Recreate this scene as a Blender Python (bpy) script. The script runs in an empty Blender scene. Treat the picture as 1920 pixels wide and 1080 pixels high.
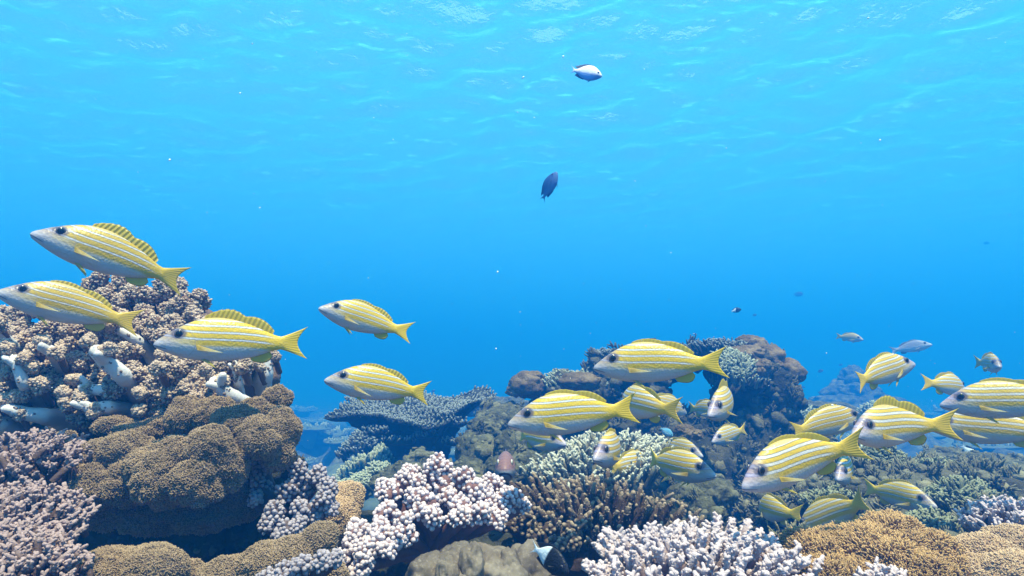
import bpy, bmesh, math, random
import numpy as np
from mathutils import Vector, Matrix

# ------------------------------------------------------------------ camera, light, exposure
scene = bpy.context.scene
scene.render.engine = 'CYCLES'
FPX = 1144.0                       # focal length in photo pixels (1920 wide)
PITCH = math.radians(8.0)
cam_data = bpy.data.cameras.new('camera')
cam = bpy.data.objects.new('camera', cam_data)
scene.collection.objects.link(cam)
cam_data.sensor_width = 36.0
cam_data.lens = 36.0 * FPX / 1920.0
cam_data.clip_start = 0.02
cam_data.clip_end = 400.0
cam.location = (0, 0, 0)
cam.rotation_euler = (math.pi / 2 + PITCH, 0, 0)
scene.camera = cam

SUN_EL, SUN_AZ = math.radians(73), math.radians(158)   # azimuth clockwise from +Y (ahead)
world = bpy.data.worlds.new('World')
scene.world = world
world.use_nodes = True
wn = world.node_tree.nodes
wn.clear()
wo = wn.new('ShaderNodeOutputWorld'); bgn = wn.new('ShaderNodeBackground'); sky = wn.new('ShaderNodeTexSky')
sky.sky_type = 'NISHITA'; sky.sun_disc = False
sky.sun_elevation = SUN_EL; sky.sun_rotation = SUN_AZ
bgn.inputs['Strength'].default_value = 0.10
world.node_tree.links.new(sky.outputs[0], bgn.inputs[0]); world.node_tree.links.new(bgn.outputs[0], wo.inputs[0])

sun_d = bpy.data.lights.new('sun', 'SUN'); sun_d.energy = 5.0; sun_d.angle = math.radians(0.5)
sun_d.color = (1.0, 0.90, 0.75)
sun = bpy.data.objects.new('sun', sun_d); scene.collection.objects.link(sun)
_sd = Vector((math.sin(SUN_AZ) * math.cos(SUN_EL), math.cos(SUN_AZ) * math.cos(SUN_EL), math.sin(SUN_EL)))
sun.rotation_euler = _sd.to_track_quat('Z', 'Y').to_euler()
sun.location = (0, 0, 8)

vs = scene.view_settings
vs.view_transform = 'Standard'; vs.look = 'None'; vs.gamma = 1.0; vs.exposure = 1.64
try: vs.use_curve_mapping = False
except Exception: pass
cy = scene.cycles
cy.use_denoising = True
cy.max_bounces = 6; cy.diffuse_bounces = 2; cy.glossy_bounces = 2; cy.transmission_bounces = 4
cy.volume_bounces = 1; cy.transparent_max_bounces = 12
cy.caustics_reflective = False; cy.caustics_refractive = False
cy.sample_clamp_indirect = 6.0

HAZE_DENSITY = 0.142
HAZE_COLOR = (0.009, 0.225, 0.90)
HAZE_ABSORB = (0.10, 0.26, 0.30)
HAZE_G = 0.30
SURFACE_Z = 3.8

# ------------------------------------------------------------------ helpers
RNG = np.random.default_rng(7)
COL = scene.collection

def at(px, py, d):
    """world point seen at photo pixel (px,py), d metres along the view axis"""
    a = (px - 960.0) / FPX; b = (540.0 - py) / FPX
    c, s = math.cos(PITCH), math.sin(PITCH)
    return np.array([a * d, d * (c - b * s), d * (s + b * c)])

def nrm(v):
    v = np.asarray(v, float)
    return v / np.maximum(np.linalg.norm(v, axis=-1, keepdims=True), 1e-9)

def sstep(a, b, x):
    t = np.clip((np.asarray(x, float) - a) / (b - a), 0, 1)
    return t * t * (3 - 2 * t)

def _hash(ix, iy, iz, seed):
    h = (ix.astype(np.int64) * 374761393 + iy.astype(np.int64) * 668265263 + iz.astype(np.int64) * 2147483647 + seed * 974711) & 0xffffffff
    h = ((h ^ (h >> 13)) * 1274126177) & 0xffffffff
    h = ((h ^ (h >> 16)) * 2246822519) & 0xffffffff
    h = h ^ (h >> 15)
    return (h & 0xffffff) / float(0xffffff) * 2 - 1

def vnoise(p, seed=0):
    p = np.asarray(p, float)
    i = np.floor(p).astype(np.int64); f = p - i; f = f * f * (3 - 2 * f)
    r = 0
    for dx in (0, 1):
        wx = f[:, 0] if dx else 1 - f[:, 0]
        for dy in (0, 1):
            wy = f[:, 1] if dy else 1 - f[:, 1]
            for dz in (0, 1):
                wz = f[:, 2] if dz else 1 - f[:, 2]
                r = r + wx * wy * wz * _hash(i[:, 0] + dx, i[:, 1] + dy, i[:, 2] + dz, seed)
    return r

def fbm(p, seed=0, octv=4, gain=0.5):
    p = np.asarray(p, float); a, r = 1.0, 0
    for o in range(octv):
        r = r + a * vnoise(p * 2.03 ** o + 17.3 * o, seed + o); a *= gain
    return r

class Geo:
    """collects vertices and faces for one mesh"""
    def __init__(s): s.v, s.f3, s.f4, s.t, s.n = [], [], [], [], 0
    def add(s, v, f3=None, f4=None, tip=0.0):
        v = np.asarray(v, float).reshape(-1, 3); k = len(v)
        s.v.append(v)
        if f3 is not None and len(f3): s.f3.append(np.asarray(f3) + s.n)
        if f4 is not None and len(f4): s.f4.append(np.asarray(f4) + s.n)
        s.t.append(np.broadcast_to(np.asarray(tip, float), (k,)).copy())
        s.n += k
    def mesh(s, name, attrs=None, smooth=True):
        v = np.concatenate(s.v); t = np.concatenate(s.t)
        f3 = np.concatenate(s.f3) if s.f3 else np.zeros((0, 3), int)
        f4 = np.concatenate(s.f4) if s.f4 else np.zeros((0, 4), int)
        me = bpy.data.meshes.new(name)
        me.vertices.add(len(v)); me.vertices.foreach_set('co', v.astype(np.float32).ravel())
        nl = len(f3) * 3 + len(f4) * 4
        me.loops.add(nl); me.polygons.add(len(f3) + len(f4))
        me.loops.foreach_set('vertex_index', np.concatenate([f3.ravel(), f4.ravel()]).astype(np.int32))
        st = np.concatenate([np.arange(len(f3)) * 3, len(f3) * 3 + np.arange(len(f4)) * 4]).astype(np.int32)
        me.polygons.foreach_set('loop_start', st)
        me.update(calc_edges=True); me.validate()
        if smooth: me.polygons.foreach_set('use_smooth', np.ones(len(me.polygons), bool))
        a = me.attributes.new('tip', 'FLOAT', 'POINT'); a.data.foreach_set('value', t.astype(np.float32))
        for k, val in (attrs or {}).items():
            a = me.attributes.new(k, 'FLOAT', 'POINT'); a.data.foreach_set('value', np.asarray(val, np.float32))
        return me

def link(name, me, material=None, parent=None):
    o = bpy.data.objects.new(name, me); COL.objects.link(o)
    if material is not None and me is not None and not me.materials: me.materials.append(material)
    if parent is not None: o.parent = parent
    return o

def tag(o, label, cat, group=None):
    o['label'] = label; o['category'] = cat
    if group: o['group'] = group
    return o

def thing(name, label, cat, loc=(0, 0, 0), group=None):
    o = bpy.data.objects.new(name, None); COL.objects.link(o)
    o.location = Vector(loc); o.empty_display_size = 0.05
    return tag(o, label, cat, group)

def part(name, geo, material, root):
    """a mesh given in world coordinates, parented to a root Empty that only has a location"""
    loc = np.array(root.location) if root is not None else np.zeros(3)
    geo.v = [np.concatenate(geo.v) - loc]; geo.t = [np.concatenate(geo.t)]
    return link(name, geo.mesh(name), material, root)

_ico = {}
def ico(sub):
    if sub not in _ico:
        bm = bmesh.new(); bmesh.ops.create_icosphere(bm, subdivisions=sub, radius=1.0)
        bm.verts.ensure_lookup_table()
        _ico[sub] = (np.array([v.co[:] for v in bm.verts]), np.array([[q.index for q in f.verts] for f in bm.faces])); bm.free()
    return _ico[sub]

def frames(d, spin=None):
    """rotation matrices whose z column is d"""
    d = nrm(d); n = len(d)
    r = np.where(np.abs(d[:, 2:3]) < 0.9, np.array([[0, 0, 1.0]]), np.array([[1.0, 0, 0]]))
    x = nrm(np.cross(r, d)); y = np.cross(d, x)
    if spin is not None:
        c, s = np.cos(spin)[:, None], np.sin(spin)[:, None]
        x, y = c * x + s * y, -s * x + c * y
    return np.stack([x, y, d], axis=2)

def scatter(g, tv, tf, P, D, S, tip=None, quads=False, rng=RNG):
    """copies of a small template standing at P along D, scaled by S (n,) or (n,3)"""
    n = len(P)
    if n == 0: return
    S = np.asarray(S, float)
    if S.ndim == 1: S = np.repeat(S[:, None], 3, 1)
    R = frames(D, rng.uniform(0, 6.28, n))
    loc = tv[None] * S[:, None, :]
    v = np.einsum('nij,nkj->nki', R, loc) + P[:, None, :]
    f = (tf[None] + (np.arange(n) * len(tv))[:, None, None]).reshape(-1, tf.shape[1])
    t = np.zeros((n, len(tv))) if tip is None else (np.broadcast_to(tip, (n, len(tv))) if np.ndim(tip) != 2 else tip)
    if quads: g.add(v.reshape(-1, 3), None, f, t.ravel())
    else: g.add(v.reshape(-1, 3), f, None, t.ravel())

def lump(g, c, r, sub=4, amp=0.15, freq=2.0, seed=0, tip=0.0, octv=4):
    """an irregular boulder: an ellipsoid pushed in and out by noise"""
    v, f = ico(sub); c = np.asarray(c, float); r = np.broadcast_to(np.asarray(r, float), (3,))
    k = 1 + amp * fbm(v * freq + seed * 3.7, seed, octv)
    p = v * k[:, None] * r + c
    g.add(p, f, None, tip)
    return p, v

def tube(g, pts, rad, sides=8, bump=0.0, rng=RNG, t0=0.0, t1=1.0, rings=None, cap=True):
    pts = np.asarray(pts, float); rad = np.asarray(rad, float)
    n = len(pts)
    if rings and rings != n:
        u = np.linspace(0, n - 1, rings)
        pts = np.stack([np.interp(u, np.arange(n), pts[:, i]) for i in range(3)], 1); rad = np.interp(u, np.arange(n), rad); n = rings
    tg = nrm(np.gradient(pts, axis=0)); R = frames(tg)
    # keep the frame from flipping
    for i in range(1, n):
        x = R[i - 1][:, 0]; d = tg[i]; x = nrm(x - d * (x @ d)); R[i][:, 0] = x; R[i][:, 1] = np.cross(d, x)
    a = np.linspace(0, 2 * math.pi, sides, endpoint=False)
    k = 1 + bump * rng.uniform(-1, 1, (n, sides))
    ring = (np.cos(a)[None, :, None] * R[:, None, :, 0] + np.sin(a)[None, :, None] * R[:, None, :, 1]) * (rad[:, None] * k)[:, :, None] + pts[:, None, :]
    v = ring.reshape(-1, 3); t = np.repeat(np.linspace(t0, t1, n), sides)
    i, j = np.meshgrid(np.arange(n - 1), np.arange(sides), indexing='ij'); jn = (j + 1) % sides
    f4 = np.stack([i * sides + j, i * sides + jn, (i + 1) * sides + jn, (i + 1) * sides + j], -1).reshape(-1, 4)
    if cap:
        v = np.concatenate([v, (pts[-1] + tg[-1] * rad[-1] * 0.6)[None]]); t = np.append(t, t1)
        q = np.arange(sides); b = (n - 1) * sides
        f3 = np.stack([b + q, b + (q + 1) % sides, np.full(sides, n * sides)], 1)
    else: f3 = None
    g.add(v, f3, f4, t)

# ------------------------------------------------------------------ node helpers
class NT:
    def __init__(s, name):
        s.m = bpy.data.materials.new(name); s.m.use_nodes = True
        s.t = s.m.node_tree; s.t.nodes.clear()
        s.out = s.t.nodes.new('ShaderNodeOutputMaterial')
    def n(s, typ, **kw):
        q = s.t.nodes.new(typ)
        for k, v in kw.items(): setattr(q, k, v)
        return q
    def put(s, sock, v):
        if v is None: return
        if isinstance(v, bpy.types.NodeSocket): s.t.links.new(v, sock)
        elif isinstance(v, (tuple, list)) and len(v) == 3 and sock.type == 'RGBA': sock.default_value = (*v, 1)
        else: sock.default_value = v
    def math(s, op, a, b=None, c=None, clamp=False):
        q = s.n('ShaderNodeMath', operation=op, use_clamp=clamp)
        for i, x in enumerate((a, b, c)): s.put(q.inputs[i], x)
        return q.outputs[0]
    def step(s, a, b, x):
        q = s.n('ShaderNodeMapRange', interpolation_type='SMOOTHSTEP')
        s.put(q.inputs[0], x); q.inputs[1].default_value = a; q.inputs[2].default_value = b
        return q.outputs[0]
    def mix(s, f, a, b, blend='MIX'):
        q = s.n('ShaderNodeMix', data_type='RGBA', blend_type=blend)
        s.put(q.inputs[0], f); s.put(q.inputs[6], a); s.put(q.inputs[7], b)
        return q.outputs[2]
    def attr(s, name): 
        q = s.n('ShaderNodeAttribute', attribute_name=name); return q.outputs['Fac']
    def ramp(s, f, stops, interp='LINEAR'):
        q = s.n('ShaderNodeValToRGB'); cr = q.color_ramp; cr.interpolation = interp
        while len(cr.elements) < len(stops): cr.elements.new(0.5)
        for e, (p, c) in zip(cr.elements, stops): e.position = p; e.color = (*c, 1)
        s.put(q.inputs[0], f); return q.outputs[0]
    def noise(s, scale, detail=3, vec=None, rough=0.55):
        q = s.n('ShaderNodeTexNoise'); q.inputs['Scale'].default_value = scale; q.inputs['Detail'].default_value = detail
        q.inputs['Roughness'].default_value = rough
        s.put(q.inputs['Vector'], vec); return q.outputs['Fac']
    def coord(s, which='Object'):
        return s.n('ShaderNodeTexCoord').outputs[which]
    def bump(s, h, strength=0.3, dist=0.01):
        q = s.n('ShaderNodeBump'); q.inputs['Strength'].default_value = strength; q.inputs['Distance'].default_value = dist
        s.put(q.inputs['Height'], h); return q.outputs[0]
    def bsdf(s, col, rough=0.7, normal=None, **kw):
        q = s.n('ShaderNodeBsdfPrincipled'); s.put(q.inputs['Base Color'], col); s.put(q.inputs['Roughness'], rough)
        s.put(q.inputs['Normal'], normal)
        for k, v in kw.items(): s.put(q.inputs[k.replace('_', ' ')], v)
        return q.outputs[0]
    def surf(s, sh): s.t.links.new(sh, s.out.inputs['Surface']); return s.m
# ------------------------------------------------------------------ the setting: water, its surface, the sea floor
def terrain_z(x, y):
    x = np.asarray(x, float); y = np.asarray(y, float)
    near = 1 - sstep(1.15, 3.0, y)
    z = -1.12 + 0.58 * near
    z = z - 0.022 * np.clip(y - 3, 0, 40)
    z = z + 0.30 * sstep(0.35, 1.6, x) * (1 - sstep(3.0, 7.0, y)) + 0.15 * sstep(0.8, 4, x) * sstep(2, 6, y)
    z = z + 0.20 * sstep(-0.25, -0.9, x) * near
    p = np.stack([x, y, 0 * x], -1).reshape(-1, 3)
    amp = (0.05 + 0.22 * sstep(2.0, 7.0, y)).ravel()
    n = fbm(p * 1.1, 3, 3) * amp + fbm(p * 4.3, 9, 4) * (0.035 + 0.25 * amp)
    return z + n.reshape(x.shape)

def build_setting():
    # haze: the water body itself
    m = NT('sea_water_volume')
    pv = m.n('ShaderNodeVolumePrincipled'); pv.inputs['Color'].default_value = (*HAZE_COLOR, 1)
    pv.inputs['Density'].default_value = HAZE_DENSITY; pv.inputs['Anisotropy'].default_value = HAZE_G
    pv.inputs['Absorption Color'].default_value = (*HAZE_ABSORB, 1)
    m.t.links.new(pv.outputs[0], m.out.inputs['Volume'])
    x, y0, y1, zb, zt = 92, -92, 92, -6.0, SURFACE_Z + 0.45
    g = Geo(); v = [(a, b, c) for c in (zb, zt) for b in (y0, y1) for a in (-x, x)]
    g.add(v, None, [[0, 2, 3, 1], [4, 5, 7, 6], [0, 1, 5, 4], [2, 6, 7, 3], [0, 4, 6, 2], [1, 3, 7, 5]])
    h = link('haze', g.mesh('haze', smooth=False), m.m); h['kind'] = 'stuff'
    # water surface seen from below
    N = 620
    s = np.linspace(-1, 1, N); u = np.sinh(s * 3.2) / math.sinh(3.2)
    X, Y = np.meshgrid(u * 88, u * 88 + 1.0)
    Y = np.clip(Y, -88, 88)
    Z = np.zeros_like(X); rg = np.random.default_rng(5)
    spacing = np.maximum(np.abs(X), np.abs(Y)) * 0.013 + 0.05
    for lam, amp, k in ((2.6, 0.010, 7), (1.2, 0.011, 9), (0.62, 0.013, 12), (0.34, 0.0105, 14)):
        for _ in range(k):
            a = rg.normal(1.35, 0.75); L = lam * rg.uniform(0.7, 1.4); ph = rg.uniform(0, 6.28)
            w = 2 * math.pi / L
            fade = 1 - sstep(0.2, 0.45, spacing / L)
            sn = np.sin(w * (X * math.cos(a) + Y * math.sin(a)) + ph + 0.8 * np.sin(0.9 * X + ph) )
            Z = Z + fade * amp / math.sqrt(k) * 1.6 * (sn - 0.25 * np.cos(2 * np.arcsin(np.clip(sn, -1, 1))))
    Z = Z - Z.mean() + SURFACE_Z
    i, j = np.meshgrid(np.arange(N - 1), np.arange(N - 1), indexing='ij')
    f4 = np.stack([i * N + j, i * N + j + 1, (i + 1) * N + j + 1, (i + 1) * N + j], -1).reshape(-1, 4)
    g = Geo(); g.add(np.stack([X, Y, Z], -1).reshape(-1, 3), None, f4)
    m = NT('water_surface')
    tc = m.coord(); nz = m.noise(7.0, 3, tc)
    bp = m.bump(nz, 0.5, 0.05)
    fr = m.n('ShaderNodeFresnel'); fr.inputs['IOR'].default_value = 1.33; m.put(fr.inputs['Normal'], bp)
    gl = m.n('ShaderNodeBsdfGlossy'); gl.inputs['Roughness'].default_value = 0.28; gl.inputs['Color'].default_value = (1, 1, 1, 1); m.put(gl.inputs['Normal'], bp)
    tr = m.n('ShaderNodeBsdfTransparent')
    mx = m.n('ShaderNodeMixShader'); m.put(mx.inputs[0], fr.outputs[0]); m.put(mx.inputs[1], tr.outputs[0]); m.put(mx.inputs[2], gl.outputs[0])
    tl = m.n('ShaderNodeBsdfTranslucent'); tl.inputs['Color'].default_value = (.18, .86, 1, 1)  # cyan tint stands in for the bright glow under the surface
    mp = m.n('ShaderNodeMapping'); mp.inputs['Scale'].default_value = (1.0, 2.2, 1); m.put(mp.inputs['Vector'], tc)
    big = m.step(.35, .65, m.noise(.55, 3, tc))
    st = m.math('ADD', .128, m.math('MULTIPLY', m.math('MULTIPLY', m.step(.56, .70, m.noise(2.6, 4, mp.outputs[0], .6)), big), .13))  # noise streaks put bright ripple glints into the translucent mix
    mx2 = m.n('ShaderNodeMixShader'); m.put(mx2.inputs[0], st); m.put(mx2.inputs[1], mx.outputs[0]); m.put(mx2.inputs[2], tl.outputs[0]); mx = mx2
    w = link('water', g.mesh('water'), m.surf(mx.outputs[0])); w['kind'] = 'structure'
    # sea floor
    N = 420
    s = np.linspace(-1, 1, N); u = np.sinh(s * 5.2) / math.sinh(5.2)
    X, Y = np.meshgrid(u * 86, np.clip(u * 86 + 2.2, -86, 86))
    Z = terrain_z(X, Y)
    i, j = np.meshgrid(np.arange(N - 1), np.arange(N - 1), indexing='ij')
    f4 = np.stack([i * N + j, i * N + j + 1, (i + 1) * N + j + 1, (i + 1) * N + j], -1).reshape(-1, 4)
    g = Geo(); g.add(np.stack([X, Y, Z], -1).reshape(-1, 3), None, f4)
    o = link('sea_floor', g.mesh('sea_floor'), M['reef_rock']); o['kind'] = 'structure'

def rock_mat(name, stops, scale=9.0, rough=0.9, bump=0.6, bscale=60.0, tipmix=None):
    m = NT(name); tc = m.coord()
    a = m.noise(scale, 5, tc, 0.6)
    col = m.ramp(m.step(0.28, 0.72, a), stops)
    b = m.noise(bscale, 4, tc, 0.65)
    col = m.mix(m.math('MULTIPLY', m.step(0.5, 0.75, b), 0.35), col, tuple(min(1, c * 1.9 + .03) for c in stops[-1][1]))
    if tipmix is not None:
        col = m.mix(m.math('MULTIPLY', m.attr('tip'), tipmix[1]), col, tipmix[0])
    return m.surf(m.bsdf(col, rough, m.bump(b, bump, 0.01), Specular_IOR_Level=0.15))

def branch_mat(name, base, tip, scale=30, pos=(0.25, 1.0), rough=0.75, var=0.35, bscale=260, bump=0.5):
    """coral skin: pigment darker on old growth, paler on the growing tips"""
    m = NT(name); tc = m.coord()
    n1 = m.noise(scale, 3, tc); t = m.step(pos[0], pos[1], m.attr('tip'))
    col = m.mix(t, base, tip)
    col = m.mix(m.math('MULTIPLY', m.step(0.35, 0.75, n1), var), col, tuple(c * 0.45 for c in base))
    n2 = m.noise(bscale, 2, tc)
    return m.surf(m.bsdf(col, rough, m.bump(n2, bump, 0.004), Specular_IOR_Level=0.2))

M = {}
def make_materials():
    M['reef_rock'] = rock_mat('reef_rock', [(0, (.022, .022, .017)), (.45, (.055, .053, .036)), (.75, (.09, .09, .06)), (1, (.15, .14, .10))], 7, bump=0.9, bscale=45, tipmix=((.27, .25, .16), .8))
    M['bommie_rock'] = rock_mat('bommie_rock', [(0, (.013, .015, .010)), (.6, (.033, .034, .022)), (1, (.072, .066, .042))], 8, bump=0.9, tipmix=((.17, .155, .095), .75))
    M['massive_coral'] = rock_mat('massive_coral', [(0, (.060, .044, .025)), (.6, (.135, .095, .052)), (1, (.21, .155, .088))], 14, bump=0.6, bscale=150)
    M['green_coral'] = rock_mat('green_coral', [(0, (.028, .030, .018)), (.5, (.070, .070, .040)), (1, (.15, .14, .08))], 16, bump=0.9, bscale=90, tipmix=((.22, .21, .13), .7))
    M['teal_coral'] = branch_mat('teal_coral', (.10, .12, .085), (.36, .38, .28), 12)
    M['smooth_coral'] = rock_mat('smooth_coral', [(0, (.070, .052, .037)), (.6, (.13, .103, .075)), (1, (.20, .168, .13))], 9, rough=.6, bump=0.15, bscale=240)
    M['knob_white'] = branch_mat('knob_white', (.17, .085, .075), (.62, .51, .52), 40, (0.2, 0.95), var=.22)
    M['knob_blue'] = branch_mat('knob_blue', (.10, .07, .065), (.36, .31, .34), 40, (0.2, 1.0), var=.3)
    M['finger_brown'] = branch_mat('finger_brown', (.050, .031, .018), (.42, .32, .22), 60, (0.6, 1.2), var=.35)
    M['finger_pale'] = branch_mat('finger_pale', (.145, .083, .073), (.52, .425, .44), 50, (0.1, 0.9), var=.2)
    M['finger_green'] = branch_mat('finger_green', (.09, .085, .055), (.52, .50, .40), 40, (0.2, 1.0), var=.3)
    M['finger_bush'] = branch_mat('finger_bush', (.06, .07, .04), (.26, .27, .17), 40, (0.2, 1.1), var=.35)
    M['finger_pink'] = branch_mat('finger_pink', (.075, .045, .036), (.36, .255, .24), 40, (0.2, 1.0), var=.3)
    M['plate_coral'] = branch_mat('plate_coral', (.028, .032, .028), (.26, .28, .26), 25, (0.35, 1.1), var=.3)
    M['polyp_brown'] = branch_mat('polyp_brown', (.15, .09, .06), (.56, .43, .33), 25, (0.0, 1.0), var=.25)
    M['fuzz_brown'] = branch_mat('fuzz_brown', (.105, .070, .042), (.37, .262, .16), 18, (0.0, 1.0), var=.25)
    M['fuzz_orange'] = branch_mat('fuzz_orange', (.19, .10, .038), (.52, .335, .15), 14, (0.0, 1.0), var=.4)
    M['fuzz_tan'] = branch_mat('fuzz_tan', (.25, .15, .085), (.55, .39, .24), 18, (0.0, 1.0), var=.2)
    M['white_stalk'] = branch_mat('white_stalk', (.20, .15, .125), (.62, .59, .58), 22, (0.0, .35), rough=.55, var=.3, bscale=110, bump=.35)
    m = NT('drifting_speck'); M['speck'] = m.surf(m.bsdf((.8, .82, .8), .8))
make_materials()
# ------------------------------------------------------------------ fish
XS = [0, .012, .04, .08, .13, .20, .28, .36, .44, .52, .60, .67, .73, .78, .815]
SNAP = dict(
    top=[.006, .020, .042, .072, .104, .142, .172, .184, .180, .163, .136, .106, .078, .056, .047],
    bot=[-.012, -.026, -.042, -.060, -.080, -.103, -.120, -.127, -.127, -.120, -.106, -.088, -.068, -.054, -.047],
    wid=[.008, .020, .034, .047, .058, .068, .073, .073, .069, .062, .052, .041, .030, .021, .016],
    tail_h=.122, fork=.075, tail_len=.115, eye=(.155, .068, .0305), filament=0.0,
    dorsal=(.30, .755), anal=(.60, .735), soft=.62)
DAMSEL = dict(
    top=[.008, .030, .066, .110, .152, .200, .238, .252, .246, .224, .182, .132, .088, .058, .045],
    bot=[-.014, -.036, -.066, -.100, -.135, -.175, -.206, -.222, -.220, -.200, -.164, -.120, -.080, -.055, -.045],
    wid=[.010, .024, .042, .058, .070, .080, .084, .082, .076, .066, .053, .040, .028, .019, .013],
    tail_h=.15, fork=.13, tail_len=.06, eye=(.13, .055, .032), filament=0.0,
    dorsal=(.28, .75), anal=(.50, .745), soft=.55)
GROUPER = dict(SNAP, top=[.012, .035, .062, .094, .128, .160, .184, .190, .182, .163, .136, .106, .082, .066, .060],
    bot=[-.02, -.045, -.070, -.092, -.112, -.130, -.140, -.142, -.138, -.126, -.108, -.090, -.075, -.064, -.060],
    wid=[.016, .040, .062, .082, .098, .108, .110, .106, .098, .084, .068, .052, .038, .027, .020], fork=.0, tail_h=.10,
    eye=(.13, .085, .030))

def prof(P, key, x):
    # smooth interpolation of the outline
    x = np.asarray(x, float); xs = np.array(XS); ys = np.array(P[key])
    m = np.gradient(ys, xs)
    i = np.clip(np.searchsorted(xs, x) - 1, 0, len(xs) - 2)
    h = xs[i + 1] - xs[i]; t = np.clip((x - xs[i]) / h, 0, 1)
    return ((1 + 2 * t) * (1 - t) ** 2 * ys[i] + t * (1 - t) ** 2 * h * m[i] + t * t * (3 - 2 * t) * ys[i + 1] + t * t * (t - 1) * h * m[i + 1])

def bend_pts(v, b):
    v = np.array(v, float); x = v[:, 0]
    k = 1.15 * np.maximum(x - .36, 0) ** 2 + 0.55 * np.maximum(.30 - x, 0) ** 2
    dk = 2.3 * np.maximum(x - .36, 0) - 1.1 * np.maximum(.30 - x, 0)
    # offset across the spine and turn the section with it
    y0 = v[:, 1].copy(); a = np.arctan(b * dk)
    v[:, 1] = b * k + y0 * np.cos(a); v[:, 0] = x - y0 * np.sin(a) - 0.5 * b * b * np.maximum(x - .36, 0) ** 3 * 1.7
    v[:, 0] -= 0.5
    return v

def body_mesh(name, P, b):
    n = 32; g = Geo(); th = np.linspace(0, 2 * math.pi, n, endpoint=False) + math.pi / n
    cs, sn = np.cos(th), np.sin(th)
    xs = np.concatenate([[0, .004, .012, .024], np.linspace(.04, .815, 40)])
    rows = []
    for q, x in enumerate(xs):
        t, bo, w = prof(P, 'top', x), prof(P, 'bot', x), prof(P, 'wid', x)
        if q == 0: t, bo, w = (t + bo) / 2 + .004, (t + bo) / 2 - .004, .004
        zc, hh = (t + bo) / 2, (t - bo) / 2
        y = w * np.sign(cs) * np.abs(cs) ** 1.12 * (1 - .10 * sn)
        rows.append(np.stack([np.full(n, x), y, zc + hh * sn], 1))
    # tail blade grown out of the peduncle
    h0, w0 = prof(P, 'top', .815), prof(P, 'wid', .815)
    T = 12
    for q in range(1, T + 1):
        t = q / T
        hh = h0 + (P['tail_h'] - h0) * (t ** 1.15); w = w0 * (1 - t) ** 1.6 + .0028 * (1 - .5 * t)
        x = .815 + P['tail_len'] * t + P['fork'] * t * np.abs(sn) ** 1.7
        z = hh * sn * (1 + 0.0 * t)
        wav = 0
        rows.append(np.stack([x, w * cs + wav, z], 1))
    V = np.concatenate(rows); R = len(rows)
    i, j = np.meshgrid(np.arange(R - 1), np.arange(n), indexing='ij'); jn = (j + 1) % n
    f4 = np.stack([i * n + j, i * n + jn, (i + 1) * n + jn, (i + 1) * n + j], -1).reshape(-1, 4)
    # close the trailing edge across the thin blade, and the lips
    b0 = (R - 1) * n; h = n // 2
    # angle index k pairs with its mirror across the z axis
    pr = [(h - 1 - k) % n for k in range(n)]
    cap = []
    for k in range(-h // 2, h // 2):
        a, c = k % n, (k + 1) % n
        cap.append([b0 + a, b0 + c, b0 + pr[c], b0 + pr[a]])
    g.add(V, None, np.concatenate([f4, np.array(cap)]))
    g.v.append(np.array([[-.002, 0, (P['top'][0] + P['bot'][0]) / 2]])); g.t.append(np.zeros(1)); k0 = g.n; g.n += 1
    q = np.arange(n); g.f3.append(np.stack([(q + 1) % n, q, np.full(n, k0)], 1))
    raw = np.concatenate(g.v)
    g.v = [bend_pts(raw, b)]
    return g.mesh(name, {'bx': raw[:, 0], 'bz': raw[:, 2]})

def fin_mesh(name, base, tip, th, b, rows=5, curve=0.0):
    """a thin webbed fin between a base line and a tip line"""
    base, tip = np.asarray(base, float), np.asarray(tip, float); n = len(base)
    g = Geo(); L = []; U = []; W = []
    for s in (1, -1):
        for r in range(rows + 1):
            t = r / rows; p = base * (1 - t) + tip * t
            tg = nrm(np.gradient(base, axis=0)); nv = nrm(np.cross(tg, tip - base + 1e-6))
            p = p + nv * (s * th * (1 - .75 * t)) + nv * curve * t * t
            L.append(p); U.append(np.linspace(0, 1, n)); W.append(np.full(n, t))
    V = np.concatenate(L); R = rows + 1
    f = []
    for s in (0, 1):
        o = s * R * n
        for r in range(rows):
            for k in range(n - 1):
                q = [o + r * n + k, o + r * n + k + 1, o + (r + 1) * n + k + 1, o + (r + 1) * n + k]
                f.append(q if s == 0 else q[::-1])
    o = R * n
    for r in range(rows):
        for k in (0, n - 1):
            f.append([r * n + k, (r + 1) * n + k, o + (r + 1) * n + k, o + r * n + k])
    for k in range(n - 1):
        for r in (0, rows): f.append([r * n + k, r * n + k + 1, o + r * n + k + 1, o + r * n + k])
    g.add(V, None, np.array(f))
    g.v = [bend_pts(V, b)]
    return g.mesh(name, {'fu': np.concatenate(U), 'fv': np.concatenate(W)})

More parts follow.
